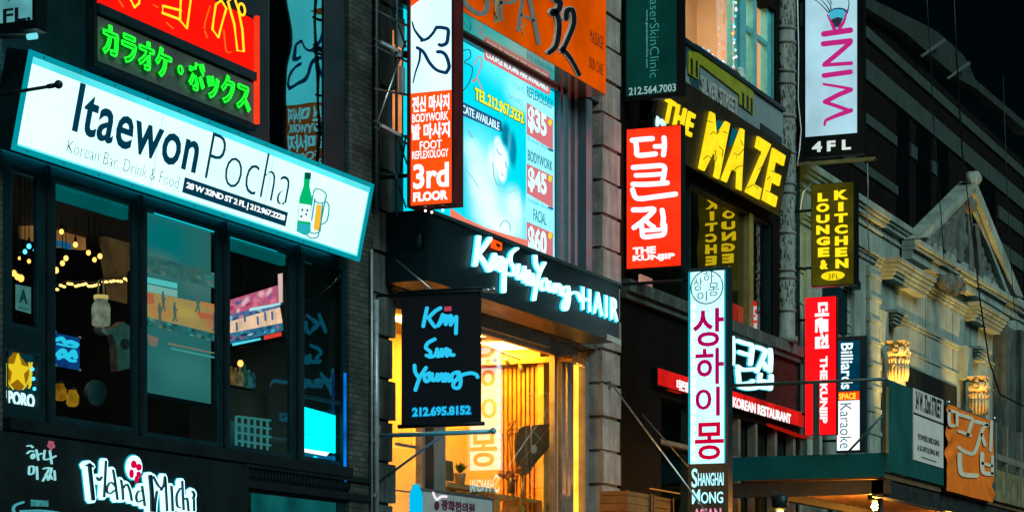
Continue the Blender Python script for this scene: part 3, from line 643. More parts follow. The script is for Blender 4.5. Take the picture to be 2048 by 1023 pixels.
m.build_each('panel_seam', E('seam_line', (.35, .62, .62), 1.0), t)
m = MB()
for k in range(12):
    for v in (-.03, Hs + .03): m.disc(P1, (.2 + k * (Ws - .4) / 11, v), .014, .014, .03, .036, 8)
m.build_each('screw_head', M_galv, t)
M_navy = E('navy_vinyl', (.001, .040, .075), 1.0); M_navyT = E('thin_navy_vinyl', (.02, .07, .09), 1.0)
def R3(pl, bl, br, tl): return pl.rect3(bl, br, tl)
T(t, M_navy, P1, 'Itaewon', R3(P1, (142, 262), (388, 350), (163, 166)), .008, .014, .016, spacing=1.06)
T(t, M_navy, P1, 'Pocha', R3(P1, (408, 356), (574, 418), (425, 264)), .008, .012, -.022)
T(t, M_navyT, P1, 'Korean Bar. Drink & Food', R3(P1, (132, 303), (353, 383), (140, 280)), .008, .010, -.026)
ar = R3(P1, (363, 384), (569, 455), (369, 354)); MB().pbox(P1, *ar, .008, .011).build('address_plate', M_navy, t)
T(t, E('white_vinyl', (.9, 1, 1), 1.2), P1, '28 W 32ND ST 2 FL | 212.967.2228', (ar[0] + .06, ar[1] - .06, ar[2] + .045, ar[3] - .045), .012, .016, .03, spacing=.9)
bt = MB().ppoly(P1, [(608, 345), (619, 346), (617, 372), (622, 394), (619, 465), (608, 470), (592, 462), (598, 395), (606, 372)], .008, .014).build('bottle_emblem', E('green_vinyl', (.0, .50, .16), 1.0), t)
MB().ppoly(P1, [(608, 344), (620, 345), (619, 358), (608, 357)], .015, .018).build('bottle_cap', E('dark_green_vinyl', (.0, .08, .06), 1.0), bt)
MB().ppoly(P1, [(597, 406), (621, 410), (620, 444), (594, 440)], .015, .018).build('bottle_label', E('pale_vinyl', (.8, 1, .98), 1.1), bt)
MB().ppoly(P1, [(594, 445), (619, 449), (619, 464), (608, 469), (592, 461)], .015, .018).build('bottle_base', E('aqua_vinyl', (.02, .45, .5), 1.0), bt)
m = MB()
for q in ((602, 419), (612, 420), (600, 432), (610, 428)): m.pdisc(P1, q[0], q[1], 2, 2.5, .019, .021, 8)
m.build('label_print', M_navy, bt)
mg = MB().ppoly(P1, [(632, 408), (641, 410), (638, 462), (626, 458)], .008, .014).build('mug_beer', E('amber_vinyl', (.95, .52, .03), 1.0), t)
m = MB()
for s in ([(625, 386), (628, 378), (640, 379), (650, 388), (649, 398)], [(624, 388), (612, 470)], [(649, 396), (634, 473)], [(612, 470), (622, 476), (634, 473)], [(626, 400), (636, 406), (648, 404)], [(649, 402), (656, 412), (652, 440), (641, 448)], [(628, 396), (621, 440)], [(643, 408), (638, 462)], [(613, 460), (624, 466), (636, 464)]): m.stroke(P1, s, 2.2, .015, .018)
m.build('mug_outline', E('teal_vinyl_line', (.02, .30, .30), 1.0), t)
m = MB()
for k in range(2): m.box(P1.pt(Ws * (.2 + .6 * k), Hs).x - .03, P1.pt(Ws * (.2 + .6 * k), Hs).x + .03, P1.pt(0, Hs, -.3).y, -.001, P1.pt(0, Hs).z - .2, P1.pt(0, Hs).z - .14)
m.build_each('bracket', M_black, t)
# spreader rod reaching past its left corner
xr = XW(-60, 0); pr = S(xr); a_ = pr.at(120, 168)
t = thing('awning_rod', 'thin dark rod with a ball end crossing the left corner of the white lightbox', 'rod', (xr, 0, a_[1]))
MB().tube([pr.P(-60, 199), pr.P(116, 170)], .020, 8).tube([pr.P(96, 173), pr.P(108, 171)], .028, 8).build('rod', M_frame, t)
MB().ball(pr.P(117, 169), .048, 12, 8).build('ball_end', M_frame, t)

# small blade sign at the very top left
xr = XW(-40, -.2); p = S(xr); t = thing('floor_blade_sign', 'pale floor number blade sign with FL lettering cut by the top left corner', 'sign', p.P(20, 70))
r = p.rect(-70, 66, -90, 56); MB().pbox(p, r[0], r[1], r[2], r[3], -.18, 0).build('face', E('dim_aqua_lightbox', (.09, .34, .36), 1.0, .25, 3), t)
MB().pbox(p, r[0] - .02, r[1] + .05, r[2] - .10, r[2] - .003, -.2, .02).pbox(p, r[1] + .003, r[1] + .05, r[2], r[3], -.2, .02).build('frame', M_black, t)
T(t, D('black_vinyl', (.008, .02, .03), .5), p, 'FL.', p.rect(7, 62, 19, 47), .004, .012, .018)
MB().ppoly(p, [(14, -6), (22, -6), (18, 4)], .004, .012).build('mark', bpy.data.materials['black_vinyl'], t)
MB().tube([p.P(56, 74), p.P(73, 72)], .035, 8).build('under_lamp', E('cyan_under_lamp', (.15, .65, .7), 1.2), t)
MB().tube([p.P(-70, 72), p.P(58, 72)], .03, 8).build('bottom_tube', M_frame, t)

# ------------------------------------------------------------------ neon karaoke sign on the third storey
p = F(-.14); t = thing('neon_karaoke_sign', 'red and green neon sign of katakana letters above the white lightbox', 'neon sign', p.P(350, 190))
ul = p.at(197, 100)[0]; ur = p.at(509, 100)[0]
zt, zm1, zm0, zb = p.at(197, -120)[1], p.at(197, 7)[1], p.at(197, 32)[1], p.at(197, 121)[1]
MB().pbox(p, ul - .06, ur + .10, zb - .08, zt, -.13, -.02).build('backing', M_blackrough, t)
MB().pbox(p, ul, ur, zm1, zt - .05, -.019, -.01).build('red_panel', E('red_glow_panel', (1.0, .007, .003), 1.1, .10, 1.5), t)
MB().pbox(p, ul, ur, zb, zm0, -.019, -.01).build('green_panel', D('dusty_green_acrylic', (.085, .095, .09), .35, .2, 2, .05), t)
MB().pbox(p, ul - .02, ur + .02, zm1 - .115, zm1 - .003, -.019, .03).build('divider', M_frame, t)
MB().pbox(p, ur + .012, ur + .062, zb, zt, -.019, .045).build('side_strip', E('red_side_strip', (.85, .04, .01), 1.1, .3, 2), t)
rg = R3(p, (200, 205), (494, 316), (200, 138)); rg = (rg[0], rg[1], p.at(200, 118)[1] + .02, p.at(200, 48)[1])
Mg = E('green_neon', (.01, 1.0, .03), 1.7); 
outline_text(MB(), p, 'カラオケ・ボックス', (rg[0], rg[1], rg[2] + .04, rg[3] + .02), .045, .013, .02).build_each('green_tube', Mg, t)
T(t, E('green_backlit', (.0, .13, .004), 1.0), p, 'カラオケ・ボックス', (rg[0], rg[1], rg[2] + .04, rg[3] + .02), .002, .012, .02)
Mo = E('yellow_neon', (1, .42, .01), 2.2); m = MB()
def loop(pts): m.tube([p.P(*q, .05) for q in pts], .015, 6, True)
loop([(254, 0), (262, 16), (271, 8), (276, -30), (262, -30)])
loop([(320, 14), (318, 26), (356, 40), (369, 58), (376, -20), (362, -20), (354, 30), (324, 22)]) if False else None
loop([(319, 13), (318, 27), (353, 40), (355, 22)])
loop([(356, -20), (353, 42), (367, 58), (378, -20)])
loop([(425, 10), (418, 60), (430, 76), (446, 18), (436, 2)])
loop([(449, 4), (462, 50), (468, 102), (481, 104), (478, 60), (470, 20), (462, -4)])
m.tube([p.pt(p.at(477, 20)[0] + .085 * math.cos(a), p.at(477, 20)[1] + .075 * math.sin(a), .05) for a in [i * .45 for i in range(14)]], .015, 6, True)
m.build_each('yellow_tube', Mo, t)
m = MB()
for s in ([(238, 2), (246, 14)], [(306, 10), (316, 16)], [(332, 45), (346, 58)], [(409, 62), (414, 76)], [(420, 12), (411, 40), (408, 58)], [(447, 60), (452, 102), (462, 104)]): m.stroke(p, s, 1.6, .0, .008)
m.build('tube_wiring', E('dim_orange_wire', (.9, .18, .01), 1.0), t)

# ------------------------------------------------------------------ ground floor bar sign on the black fascia board
p = F(-.30); HM = dict(off=(0, 840), k=4.876)
t = thing('halo_letter_sign', 'white halo lit bar lettering with a red flower on the black ground floor fascia', 'sign', p.P(270, 1040))
dark = [([(830, 425), (845, 560), (868, 770)], 9), ([(800, 440), (835, 432), (868, 452)], 5), ([(992, 395), (985, 560), (975, 745)], 3.5), ([(905, 555), (925, 585), (950, 550)], 4.5),
        ([(1082, 640), (1040, 602), (1005, 645), (1004, 695), (1035, 712), (1075, 680)], 3.5), ([(1062, 480), (1082, 600), (1105, 770)], 3.5), ([(1140, 580), (1155, 680), (1160, 770)], 3.5), ([(1160, 660), (1195, 620), (1225, 680), (1245, 780)], 3.5),
        ([(1355, 690), (1310, 690), (1288, 745), (1305, 795), (1345, 775)], 3.5), ([(1345, 640), (1360, 740), (1372, 830)], 3.5), ([(1425, 540), (1440, 700), (1445, 880)], 10), ([(1455, 545), (1500, 630), (1530, 660)], 4), ([(1568, 545), (1560, 620), (1530, 680)], 4), ([(1572, 560), (1582, 720), (1590, 880)], 3.5), ([(1490, 690), (1475, 800), (1470, 890)], 4),
        ([(1632, 640), (1640, 760), (1645, 880)], 4), ([(1718, 660), (1684, 730), (1690, 830), (1720, 850)], 3.5), ([(1738, 590), (1745, 740), (1752, 870)], 3.5), ([(1756, 770), (1785, 760), (1800, 880)], 3.5), ([(1838, 690), (1855, 720), (1846, 760)], 5), ([(1852, 770), (1855, 880)], 3.5)]
m = MB(); m2 = MB()
for s, wd in dark: m.stroke(p, s, wd * .6, .045, .07, **HM); m2.stroke(p, s, wd + (9 if wd > 6 else 10.5), .012, .04, **HM)
m2.pdisc(p, 264, 934, 15, 24, .0125, .041)
m.build('dark_lettering', D('navy_letter_face', (.004, .016, .03), .4), t); m2.build('letter_halo', E('white_halo', (.62, 1.3, 1.35), 1.45), t)
m3 = MB()
for s, wd in dark: m3.stroke(p, s, wd + (13 if wd > 6 else 14.5), .004, .0115, **HM)
m3.pdisc(p, 264, 934, 17.5, 27, .0045, .0118); m3.build('halo_edge', E('cyan_halo_edge', (.01, .42, .55), 1.0), t)
m = MB()
for x, y, a, b in ((1268, 428, 5, 8), (1318, 455, 5, 7), (1246, 518, 4, 9), (1316, 524, 4, 6), (1296, 572, 3.5, 7)): m.pdisc(p, x / 4.876, 840 + y / 4.876, a, b, .045, .06, 12)
m.build_each('flower_petal', E('crimson_petal', (.72, .0, .06), 1.0), t)
t = thing('small_bar_sign', 'small thin cyan Korean lettering with a pink flower left of the halo lit lettering', 'sign', p.P(82, 965)); m = MB()
for s in ([(258, 248), (290, 245), (312, 262)], [(258, 320), (285, 298), (318, 300)], [(318, 325), (298, 345), (308, 370), (328, 350), (318, 325)], [(345, 285), (355, 330), (366, 385)], [(362, 335), (398, 320)], [(428, 290), (420, 370), (445, 380), (472, 372)], [(478, 295), (486, 350), (496, 420)], [(490, 370), (535, 345)],
          [(278, 450), (275, 520), (300, 520), (320, 505), (318, 450), (280, 448)], [(350, 450), (354, 510), (356, 572)], [(415, 470), (470, 462), (440, 530), (410, 588)], [(440, 520), (462, 575)], [(470, 470), (495, 465), (478, 530), (460, 580)], [(482, 530), (498, 570)], [(522, 490), (526, 530), (528, 580)]): m.stroke(p, s, 2.6, .003, .02, **HM)
m.build('brush_lettering', E('pale_cyan_tube', (.28, .70, .72), 1.0), t); m = MB()
for x, y in ((480, 215), (505, 220), (472, 245), (515, 250), (492, 270)): m.pdisc(p, x / 4.876, 840 + y / 4.876, 3, 4, .003, .012, 10)
m.build_each('flower_petal', E('dusty_pink_petal', (.35, .09, .15), 1.0), t)
t = thing('round_emblem_sign', 'dim cyan ring emblem with a small tablet cut by the bottom left corner', 'sign', p.P(70, 1060))
MB().stroke(p, [(45, 1003), (28, 1010), (26, 1022), (40, 1032)], 4, .003, .02).stroke(p, [(40, 1021), (80, 1020), (115, 1024)], 4, .003, .02).build('ring', E('dim_cyan_ring', (.06, .34, .38), 1.0), t)
MB().ppoly(p, [(61, 998), (94, 1000), (94, 1012), (61, 1011)], .003, .02).build('tablet', E('dim_cyan_tablet', (.03, .20, .21), 1.0, .5, 30), t)

# ------------------------------------------------------------------ limestone building with the salon and the spa
G = .40                                           # depth of the window plane behind the stone
Xa, Xb = X1 + .02, XW(1240)
XL, XR = XW(789), XW(1205)                         # clear opening between the two stone piers
b2 = thing('salon_building', 'limestone building with a lit hair salon below and a cyan spa window above', 'building', ((Xa + Xb) / 2, 5, 0))
pf = F(-.70); zft = pf.at(895, 434)[1]; zfb = pf.at(963, 595)[1]; pS0 = F(-.33); zob = pS0.at(1070, 108)[1]; zot = pS0.at(1211, 72)[1] + .1
M_jamb = D('sign_lit_limestone', (.36, .33, .30), .8, .4, 2, .45, 0, .3, .35)  # sign light on the right pier put into its paler colour
def pier(x0, x1, alt, d):
    m = MB(); k = 0; z = 0.02; h = .62
    while z < 15:
        e = alt if k % 2 else 0.0
        m.box(x0, x1 - e, 0 if k % 2 else -.02, .8, z, z + h - .05); z += h; k += 1
    m.box(x0 + .03, x1 - alt - .05, .04, .78, 0, 15.2); return m
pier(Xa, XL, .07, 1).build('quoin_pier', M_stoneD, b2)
m = MB(); k = 0; z = .25
while z < 15:
    m.box(XR, Xb, -.02 if k % 2 else 0, .8, z, z + .56); z += .62; k += 1
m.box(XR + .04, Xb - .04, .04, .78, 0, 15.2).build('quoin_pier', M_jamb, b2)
# spandrel behind the black fascia and the wall over the spa window
zw0 = F(G).at(965, 640)[1]; zw3 = zob + .02; zsp = zft - .25
MB().box(XL - .06, XR, .1, .8, zw0, zsp).box(XL - .06, XR, .06, .8, zw3 + .02, 15.2).build('spandrel', M_stoneD, b2)
MB().box(Xa, Xb, .8, 12, 15.0, 15.4).box(Xa, Xa + .2, .8, 12, 0, 15).box(Xb - .2, Xb, .8, 12, 0, 15).box(Xa + .2, Xb - .2, 11.8, 12, 0, 15).box(XL, XR, .3, .8, 0, 2.9).build('shell', M_stoneD, b2)
wt = F(0).rect(1128, 1192, -120, 52); 
fw = frame((wt[0], wt[1], wt[2], wt[3]), -.03, .05, .16).build('window', D('white_painted_frame', (.62, .66, .75), .5), b2)
pane(fw, (wt[0] + .16, wt[1] - .16, wt[2] + .16, wt[3] - .16), .055, M_frame)
# ---- salon interior
YB = 2.3; XS = 40.95
M_cream = D('warm_cream_plaster', (.80, .62, .32), .7, .12, 1.5, .05)
M_slat = D('oak_slat', (.75, .38, .09), .5, .25, 5, .1)
zs0 = 2.95
rm = MB(); rm.face([(XL - .4, YB, zs0), (XS, YB, zs0), (XS, YB, zw0 - .05), (XL - .4, YB, zw0 - .05)])
rm.face([(XS, YB, zs0), (XS, .8, zs0), (XS, .8, zw0 - .05), (XS, YB, zw0 - .05)]); rm.face([(XS, .8, zs0), (XR, .8, zs0), (XR, .8, zw0), (XS, .8, zw0)])
rm.face([(XL - .4, .45, zs0), (XR, .45, zs0), (XR, YB, zs0), (XL - .4, YB, zs0)]); rm.face([(XL - .4, YB, zw0 - .05), (XS, YB, zw0 - .05), (XS, .45, zw0 - .05), (XL - .4, .45, zw0 - .05)])
rm.face([(XL - .4, .45, zs0), (XL - .4, YB, zs0), (XL - .4, YB, zw0), (XL - .4, .45, zw0)]); rm.build('salon_room', M_cream, b2)
pw = S(XS - .02); m = MB(); u0 = pw.at(1002, 800)[0]; zt_ = pw.at(1002, 738)[1]
for k in range(9):
    a = pw.at(1003 + k * 8.8, 800)[0]; m.pbox(pw, a, a + .055, zs0 + .02, zt_ + .015 * (k % 2), .0, .075)
m.build('slat_wall', M_slat, b2)
MB().pbox(pw, u0 - .02, pw.at(1082, 800)[0], zs0 + .01, zt_ + .02, -.012, -.002).build('slat_backing', D('dark_gap_backing', (.30, .11, .02), .7), b2)  # added dark sheet, puts shade into the gaps between slats
MB().prect(pw, 1082, 1094, 722, 1060, 0, .16).build('bright_column', D('yellow_column', (.85, .62, .22), .5), b2)
MB().pbox(pw, u0 - .3, u0 + 1.5, zt_ + .06, zt_ + .16, 0, .25).build('ceiling_beam', M_slat, b2)
M_lampW = E('warm_ceiling_panel', (1, .40, .03), 135)
m = MB()
for i in range(4):
    x = XL + .9 + i * 1.9; m.box(x, x + .9, .9, 1.5, zw0 - .085, zw0 - .055)
m.build_each('ceiling_light', M_lampW, b2)
# ---- shop window
M_alu = D('bronze_aluminium', (.28, .26, .24), .35, .25, 6, .05, .5)
zfloor = 3.0
m = MB(); m.box(XL - .05, XR - .36, G - .06, G + .06, zw0 - .24, zw0 + .0)
for a, b, y0, y1 in ((1104, 1109, -.05, .05), (1112, 1119, -.12, -.04), (1125, 1136, -.10, .06), (1157, 1164, -.14, .05)): m.box(XW(a, G), XW(b, G), G + y0, G + y1, zfloor, zw0 - .24)
m.build('shopfront_frame', M_alu, b2)
MB().box(XW(1137, G), XW(1145, G), G - .02, G + .04, zfloor, zw0 - .24).build_each('shopfront_post', M_black, b2)
MB().box(XW(836, G), XW(841, G), G - .08, G + .04, zfloor, zw0 - .24).build_each('shopfront_post', M_steel, b2)
MB().box(XW(843, G), XW(863, G), G - .04, G + .06, zfloor, zw0 - .24).build_each('shopfront_post', M_black, b2)
MB().box(XW(864, G), XW(889, G), G - .02, G + .05, zfloor, F(G).at(865, 780)[1]).build('shopfront_panel', D('grey_laminate', (.11, .14, .14), .5), b2)
MB().prect(F(G - .05), 790, 834, 884, 890, 0, .04).prect(F(G - .05), 790, 834, 978, 981, 0, .03).build_each('transom_bar', M_steel, b2)
MB().prect(F(G - .02), 940, 1084, 630, 652, .02, .16).build('blind_box', D('grey_green_aluminium', (.20, .26, .24), .5), b2)
pane(b2, (XW(890, G) - .02, XW(1104, G), zfloor, zw0 - .26), G, M_clear, 'shop_glass'); pane(b2, (XL - .03, XW(836, G), zfloor, zw0 - .26), G, M_clear, 'shop_glass')
MB().box(XW(1146, G), XW(1156, G), G - .01, G + .03, zfloor, zw0 - .3).build('lit_side_glass', E('amber_side_glow', (1, .42, .03), 2.6, .35, 1.5), b2)  # strip made to emit so that it lights the stone jamb
# ---- things in the salon
p = F(.60)
t = thing('leaf_panel', 'large dark leaf shaped screen with a small white oval emblem in the salon window', 'screen', p.P(1062, 1010))
MB().ppoly(p, [(1034, 860), (1046, 852), (1080, 848), (1108, 846), (1108, 884), (1080, 915), (1056, 946), (1046, 952), (1038, 945), (1033, 915), (1031, 885)], -.03, 0).build('leaf_blade', D('dark_olive_leather', (.08, .06, .035), .5, .3, 5), t)
MB().pdisc(p, 1067, 897, 6, 9, .002, .008).build('emblem', D('pale_emblem', (.6, .6, .55), .5), t)
MB().tube([p.P(1060, 850, .02), p.P(1060, 940, .02)], .012, 6).tube([p.P(1046, 948), p.P(1044, 1010)], .03, 8, r1=.05).build('stem', D('brass_stem', (.5, .33, .1), .4, .2, 5, 0, .6), t)
t = thing('dried_flowers', 'spray of dried flowers standing beside the dark leaf screen', 'flowers', p.P(1026, 1000))
m = MB(); m2 = MB(); 
for i in range(26):
    q = p.P(1026 + random.gauss(0, 5), 858 + random.gauss(0, 8), random.uniform(-.15, .1)); m.ball(q, random.uniform(.02, .045), 6, 4, (1, .7, 1)); 
    if i % 3 == 0: m2.tube([q, p.P(1028, 1000)], .006, 4)
m.build('blossom', D('ochre_blossom', (.45, .2, .05), .8), t); m2.build('stalk', D('brown_stalk', (.15, .08, .03), .8), t)
t = thing('silk_flowers', 'low brown flower arrangement on the display case in the salon', 'flowers', p.P(1022, 985)); m = MB()
for i in range(30): m.ball(p.P(1022 + random.gauss(0, 9), 950 + random.gauss(0, 5), random.uniform(-.1, .1)), random.uniform(.02, .05), 6, 4)
m.build('blossom', D('russet_blossom', (.3, .12, .05), .8), t); MB().tube([p.P(1022, 955), p.P(1022, 985)], .05, 8).build('vase', D('dark_vase', (.06, .05, .05), .3), t)
p = F(.75); t = thing('display_case', 'glowing display case of bottles at the foot of the salon window', 'display case', p.P(1050, 1060))
MB().prect(p, 985, 1102, 986, 992, -.4, .05).prect(p, 990, 996, 992, 1060, -.3, .04).prect(p, 1040, 1046, 1000, 1060, -.3, .04).prect(p, 1094, 1100, 1010, 1060, -.3, .04).build('frame', D('honey_timber', (.6, .38, .1), .4), t)
m = MB()
for k in range(9): m.lathe(p.P(1000 + k * 11, 1034 + k * 2, -.15), [(.035, 0), (.04, .02), (.038, .14), (.015, .18), (.015, .22)], 8)
m.build('bottle', D('amber_bottle', (.5, .2, .03), .2), t)
t = thing('plant_pot', 'small green plant in a pale pot on the shelf left of the leaf screen', 'potted plant', p.P(920, 967)); q = p.P(920, 967)
MB().lathe(q, [(.075, 0), (.105, .17), (.11, .18)], 14).build('pot', D('pale_clay', (.55, .5, .4), .7), t)
m = MB()
for i in range(70):
    a = random.uniform(0, 6.28); l = random.uniform(.1, .26); e = q + V3((0, 0, .17)); d = V3((math.cos(a) * .6, math.sin(a) * .6, random.uniform(.5, 1.3))).normalized()
    sd_ = V3((-math.sin(a), math.cos(a), 0)) * .012; m.face([e - sd_, e + d * l * .5 - sd_ * 1.5, e + d * l, e + d * l * .5 + sd_ * 1.5])
m.build('foliage', D('green_leaf', (.05, .12, .04), .6), t)
t = thing('picture_frame', 'dark picture leaning on the shelf beside the potted plant', 'picture', p.P(904, 962))
MB().ppoly(p, [(897, 919), (912, 921), (915, 962), (899, 959)], -.1, -.06).build('panel', D('dark_green_print', (.05, .09, .07), .5), t)
t = thing('window_shelf', 'cluttered warm timber shelf under the potted plant in the salon', 'shelf', p.P(920, 1000))
MB().prect(p, 888, 985, 962, 972, -.5, .05).build('board', D('shelf_timber', (.55, .35, .12), .5), t)
m = MB()
for k in range(12): m.prect(p, 890 + k * 7, 895 + k * 7, 974 + k + random.uniform(0, 5), 988 + k, -.2, -.02 * (k % 3))
m.build('box', D('card_boxes', (.55, .38, .16), .7, .5, 14), t)
t = thing('spot_rail', 'white ceiling spotlight rail in the salon', 'lamp', F(1.1).P(1010, 700)); m = MB().tube([F(1.1).P(960, 688), F(1.1).P(1090, 735)], .025, 6)
for px in (985, 1012, 1040, 1085): m.tube([F(1.1).P(px, 697 + (px - 960) * .36), F(1.1).P(px + 5, 712 + (px - 960) * .36)], .045, 8)
m.build('rail', D('white_rail', (.75, .7, .6), .4), t)
# ---- small clinic sign and cyan lamp under the blade arm
p = F(-.25); t = thing('clinic_sign', 'pale clinic sign with maroon Korean lettering at the bottom of the salon window', 'sign', p.P(910, 1050))
r = R3(p, (846, 1060), (984, 1090), (846, 979)); MB().pbox(p, *r[:2], r[2], r[3], -.1, 0).build('face', D('pale_sign_face', (.36, .42, .42), .4, .1, 4, .02), t)
MB().pbox(p, r[0] - .03, r[1] + .03, r[3], r[3] + .03, -.12, .02).pbox(p, r[1], r[1] + .03, r[2], r[3], -.12, .02).build('frame', M_steel, t)
Mm = D('maroon_vinyl', (.13, .012, .05), .5)
T(t, Mm, p, '광화한의원', R3(p, (882, 1018), (949, 1030), (882, 997)), .002, .008, .03)
T(t, D('grey_vinyl', (.2, .22, .24), .5), p, 'ACUPUNCTURE', R3(p, (870, 1030), (950, 1044), (870, 1024)), .002, .006, .01)
MB().pdisc(p, 873, 1010, 5, 9, .002, .008).build('apple_emblem', Mm, t)
m = MB().stroke(p, [(872, 998), (868, 990), (866, 984)], 4, .002, .008).stroke(p, [(874, 998), (882, 992), (892, 992)], 5, .002, .008).build('leaf_emblem', E('white_led_leaf', (.95, .85, .9), 1.0), t)
t = thing('cyan_lamp_post', 'bright cyan cylinder lamp with a rounded neck left of the clinic sign', 'lamp', p.P(833, 1060)); q = p.P(832, 1060)
MB().lathe(q, [(.10, 0), (.10, .52), (.085, .60), (.06, .63), (.06, .68), (.04, .70)], 16).build('globe', E('cyan_globe', (.0, .42, .70), 1.25), t)

# ---- black salon fascia with script letters
xf0 = XW(770); xf1 = pf.at(1238, 640)[0]
t = thing('salon_fascia', 'long black fascia box with glowing white script lettering above the hair salon', 'sign', ((xf0 + xf1) / 2, -.35, zfb))
MB().box(xf0, xf1, -.70, -.03, zfb, zft).build('box', D('satin_black_panel', (.003, .014, .018), .40, .3, 1.5, .03, 0, .25), t)
MB().box(xf0 - .03, xf1 + .03, -.74, -.701, zft - .04, zft + .01).build('top_trim', D('teal_black_trim', (.02, .05, .055), .4), t)
KO = dict(off=(740, 400), k=3.41)
script = [[(722, 250), (712, 340), (698, 445)], [(800, 262), (760, 320), (718, 372)], [(722, 372), (758, 420), (790, 480)], [(832, 370), (808, 430), (795, 480)], [(795, 482), (822, 440), (850, 385), (842, 470)],
          [(842, 470), (862, 420), (880, 395), (872, 480)], [(872, 482), (892, 440), (905, 408)], [(905, 408), (897, 500), (893, 625)],
          [(985, 330), (945, 365), (938, 420), (965, 465), (958, 510), (925, 500)], [(995, 440), (985, 500), (996, 535), (1015, 520), (1035, 455)], [(1035, 455), (1030, 520), (1036, 560)], [(1036, 555), (1055, 490), (1064, 490), (1060, 575)], [(1060, 570), (1078, 510), (1092, 515), (1090, 580)],
          [(1108, 380), (1114, 440), (1138, 490)], [(1172, 428), (1130, 520), (1100, 680)], [(1178, 535), (1152, 560), (1150, 600), (1172, 612), (1192, 580), (1178, 535)], [(1205, 555), (1202, 605), (1222, 620), (1240, 570)], [(1240, 570), (1238, 615), (1246, 630)], [(1246, 628), (1262, 575), (1280, 590), (1282, 645)],
          [(1335, 590), (1302, 600), (1296, 640), (1320, 655), (1336, 610)], [(1336, 600), (1338, 680), (1322, 745), (1300, 735), (1308, 690), (1350, 640), (1395, 632), (1425, 690)]]
m = MB(); m2 = MB()
for i, s in enumerate(script):
    wd = 6.2 if i < 8 else (4.8 if i < 15 else 4.0)
    m.stroke(pf, s, wd, .03, .07, **KO); m2.stroke(pf, s, wd + 2.2, .004, .03, **KO)
m.build('script_lettering', E('white_letter_face', (.80, 1.5, 1.55), 1.15), t)
add_text(m2, pf, 'HAIR', pf.rect3((1159, 620), (1231.5, 648), (1159, 571)), .004, .03, .012, spacing=1.3)
m2.build('letter_halo', E('cyan_letter_halo', (.02, .62, .85), 1.5), t)  # letter glow built as a wider emissive shape behind the faces
T(t, bpy.data.materials['white_letter_face'], pf, 'HAIR', pf.rect3((1160, 618), (1230, 645), (1160, 573)), .031, .07, -.014, spacing=1.3)
MB().ppoly(pf, [(980, 479), (996, 486), (996, 501), (980, 495)], .01, .07).build('dot_emblem', E('orange_dot', (1, .09, .005), 1.2), t)
MB().ppoly(pf, [(984, 486), (992, 490), (991, 496), (984, 492)], .071, .075).build('dot_mark', D('dark_mark', (.1, .01, .01), .5), t)
MB().ppoly(pf, [(1213, 667), (1241, 679), (1241, 690), (1213, 678)], -.01, .012).build('name_plate', D('pale_plate', (.45, .45, .42), .5, .6, 30), t)
t.children  # keep
pe = S(xf0); MB().lathe(pe.P(840, 500, .06), [(.04, 0), (.06, .1), (.06, .2), (.03, .26)], 12).build('end_lamp', M_frame, t)
# ---- black blade sign of the salon
Xk = XW(750); p = S(Xk); r = p.rect(803, 961, 587, 850)
t = thing('salon_blade_sign', 'black fabric blade sign with cyan script lettering and a phone number', 'sign', p.pt((r[0] + r[1]) / 2, r[2], -.03))
MB().pbox(p, r[0], r[1], r[2], r[3], -.03, 0).build('banner', D('black_banner_cloth', (.004, .005, .012), .7, .3, 4, .1), t)
MB().tube([p.pt(r[0] - .06, r[3] + .02, -.015), p.pt(r[1] + .03, r[3] + .02, -.015)], .02, 8).tube([p.pt(r[0] - .06, r[2] - .015, -.015), p.pt(r[1] + .05, r[2] - .015, -.015)], .03, 8).build('hem_rod', M_black, t)
KB = dict(off=(740, 560), k=3.3); m = MB()
for s in ([(378, 182), (365, 240), (352, 305)], [(468, 182), (430, 205), (385, 250)], [(390, 252), (412, 285), (432, 308)], [(482, 225), (468, 262), (450, 300)], [(450, 300), (480, 265), (505, 232), (500, 292)], [(500, 292), (525, 240), (538, 240), (532, 295)], [(532, 295), (552, 262), (572, 240)], [(572, 240), (570, 300), (568, 352)],
          [(430, 388), (385, 412), (370, 445), (400, 472), (392, 498), (372, 495)], [(392, 505), (430, 495), (445, 452)], [(445, 452), (440, 490), (455, 500), (475, 455)], [(475, 455), (475, 500)], [(478, 498), (500, 455), (512, 460), (508, 500)], [(508, 500), (528, 458), (530, 490), (556, 492)],
          [(295, 560), (300, 605), (325, 645)], [(372, 575), (330, 640), (300, 725)], [(395, 610), (362, 630), (368, 665), (392, 655), (395, 612)], [(412, 615), (410, 655), (432, 655), (448, 618)], [(448, 618), (448, 662)], [(452, 660), (470, 620), (482, 628), (482, 665)], [(500, 615), (500, 665)], [(500, 640), (515, 618), (525, 665)],
          [(580, 605), (545, 620), (542, 660), (575, 655), (588, 612)], [(588, 605), (600, 660), (590, 705), (560, 708), (552, 680), (600, 630), (660, 612), (700, 620), (712, 640)]): m.stroke(p, s, 7 if s[0][1] < 620 or True else 5, .001, .012, **KB)
m.build('script_lettering', E('cyan_script', (.02, .50, .78), 1.15), t)
T(t, E('cyan_phone_number', (.0, .25, .55), 1.0), p, '212.695.8152', p.rect(824, 943, 813, 834), .001, .006, .075); T(t, bpy.data.materials['cyan_script'], p, '212.695.8152', p.rect(826, 941, 815, 832), .007, .012, .02)
MB().pbox(p, *p.rect(889, 903, 613, 622), .001, .012).build('dot_emblem', E('dim_red_dot', (.4, .05, .09), 1.0), t)
M_cpole = E('x', (0, 0, 0)) if False else D('cyan_painted_arm', (.10, .42, .55), .35, .2, 6, .03, .2)
t = thing('wall_bracket', 'pale blue wall bracket with a ball end and strut under the black salon blade', 'bracket', p.P(750, 870))
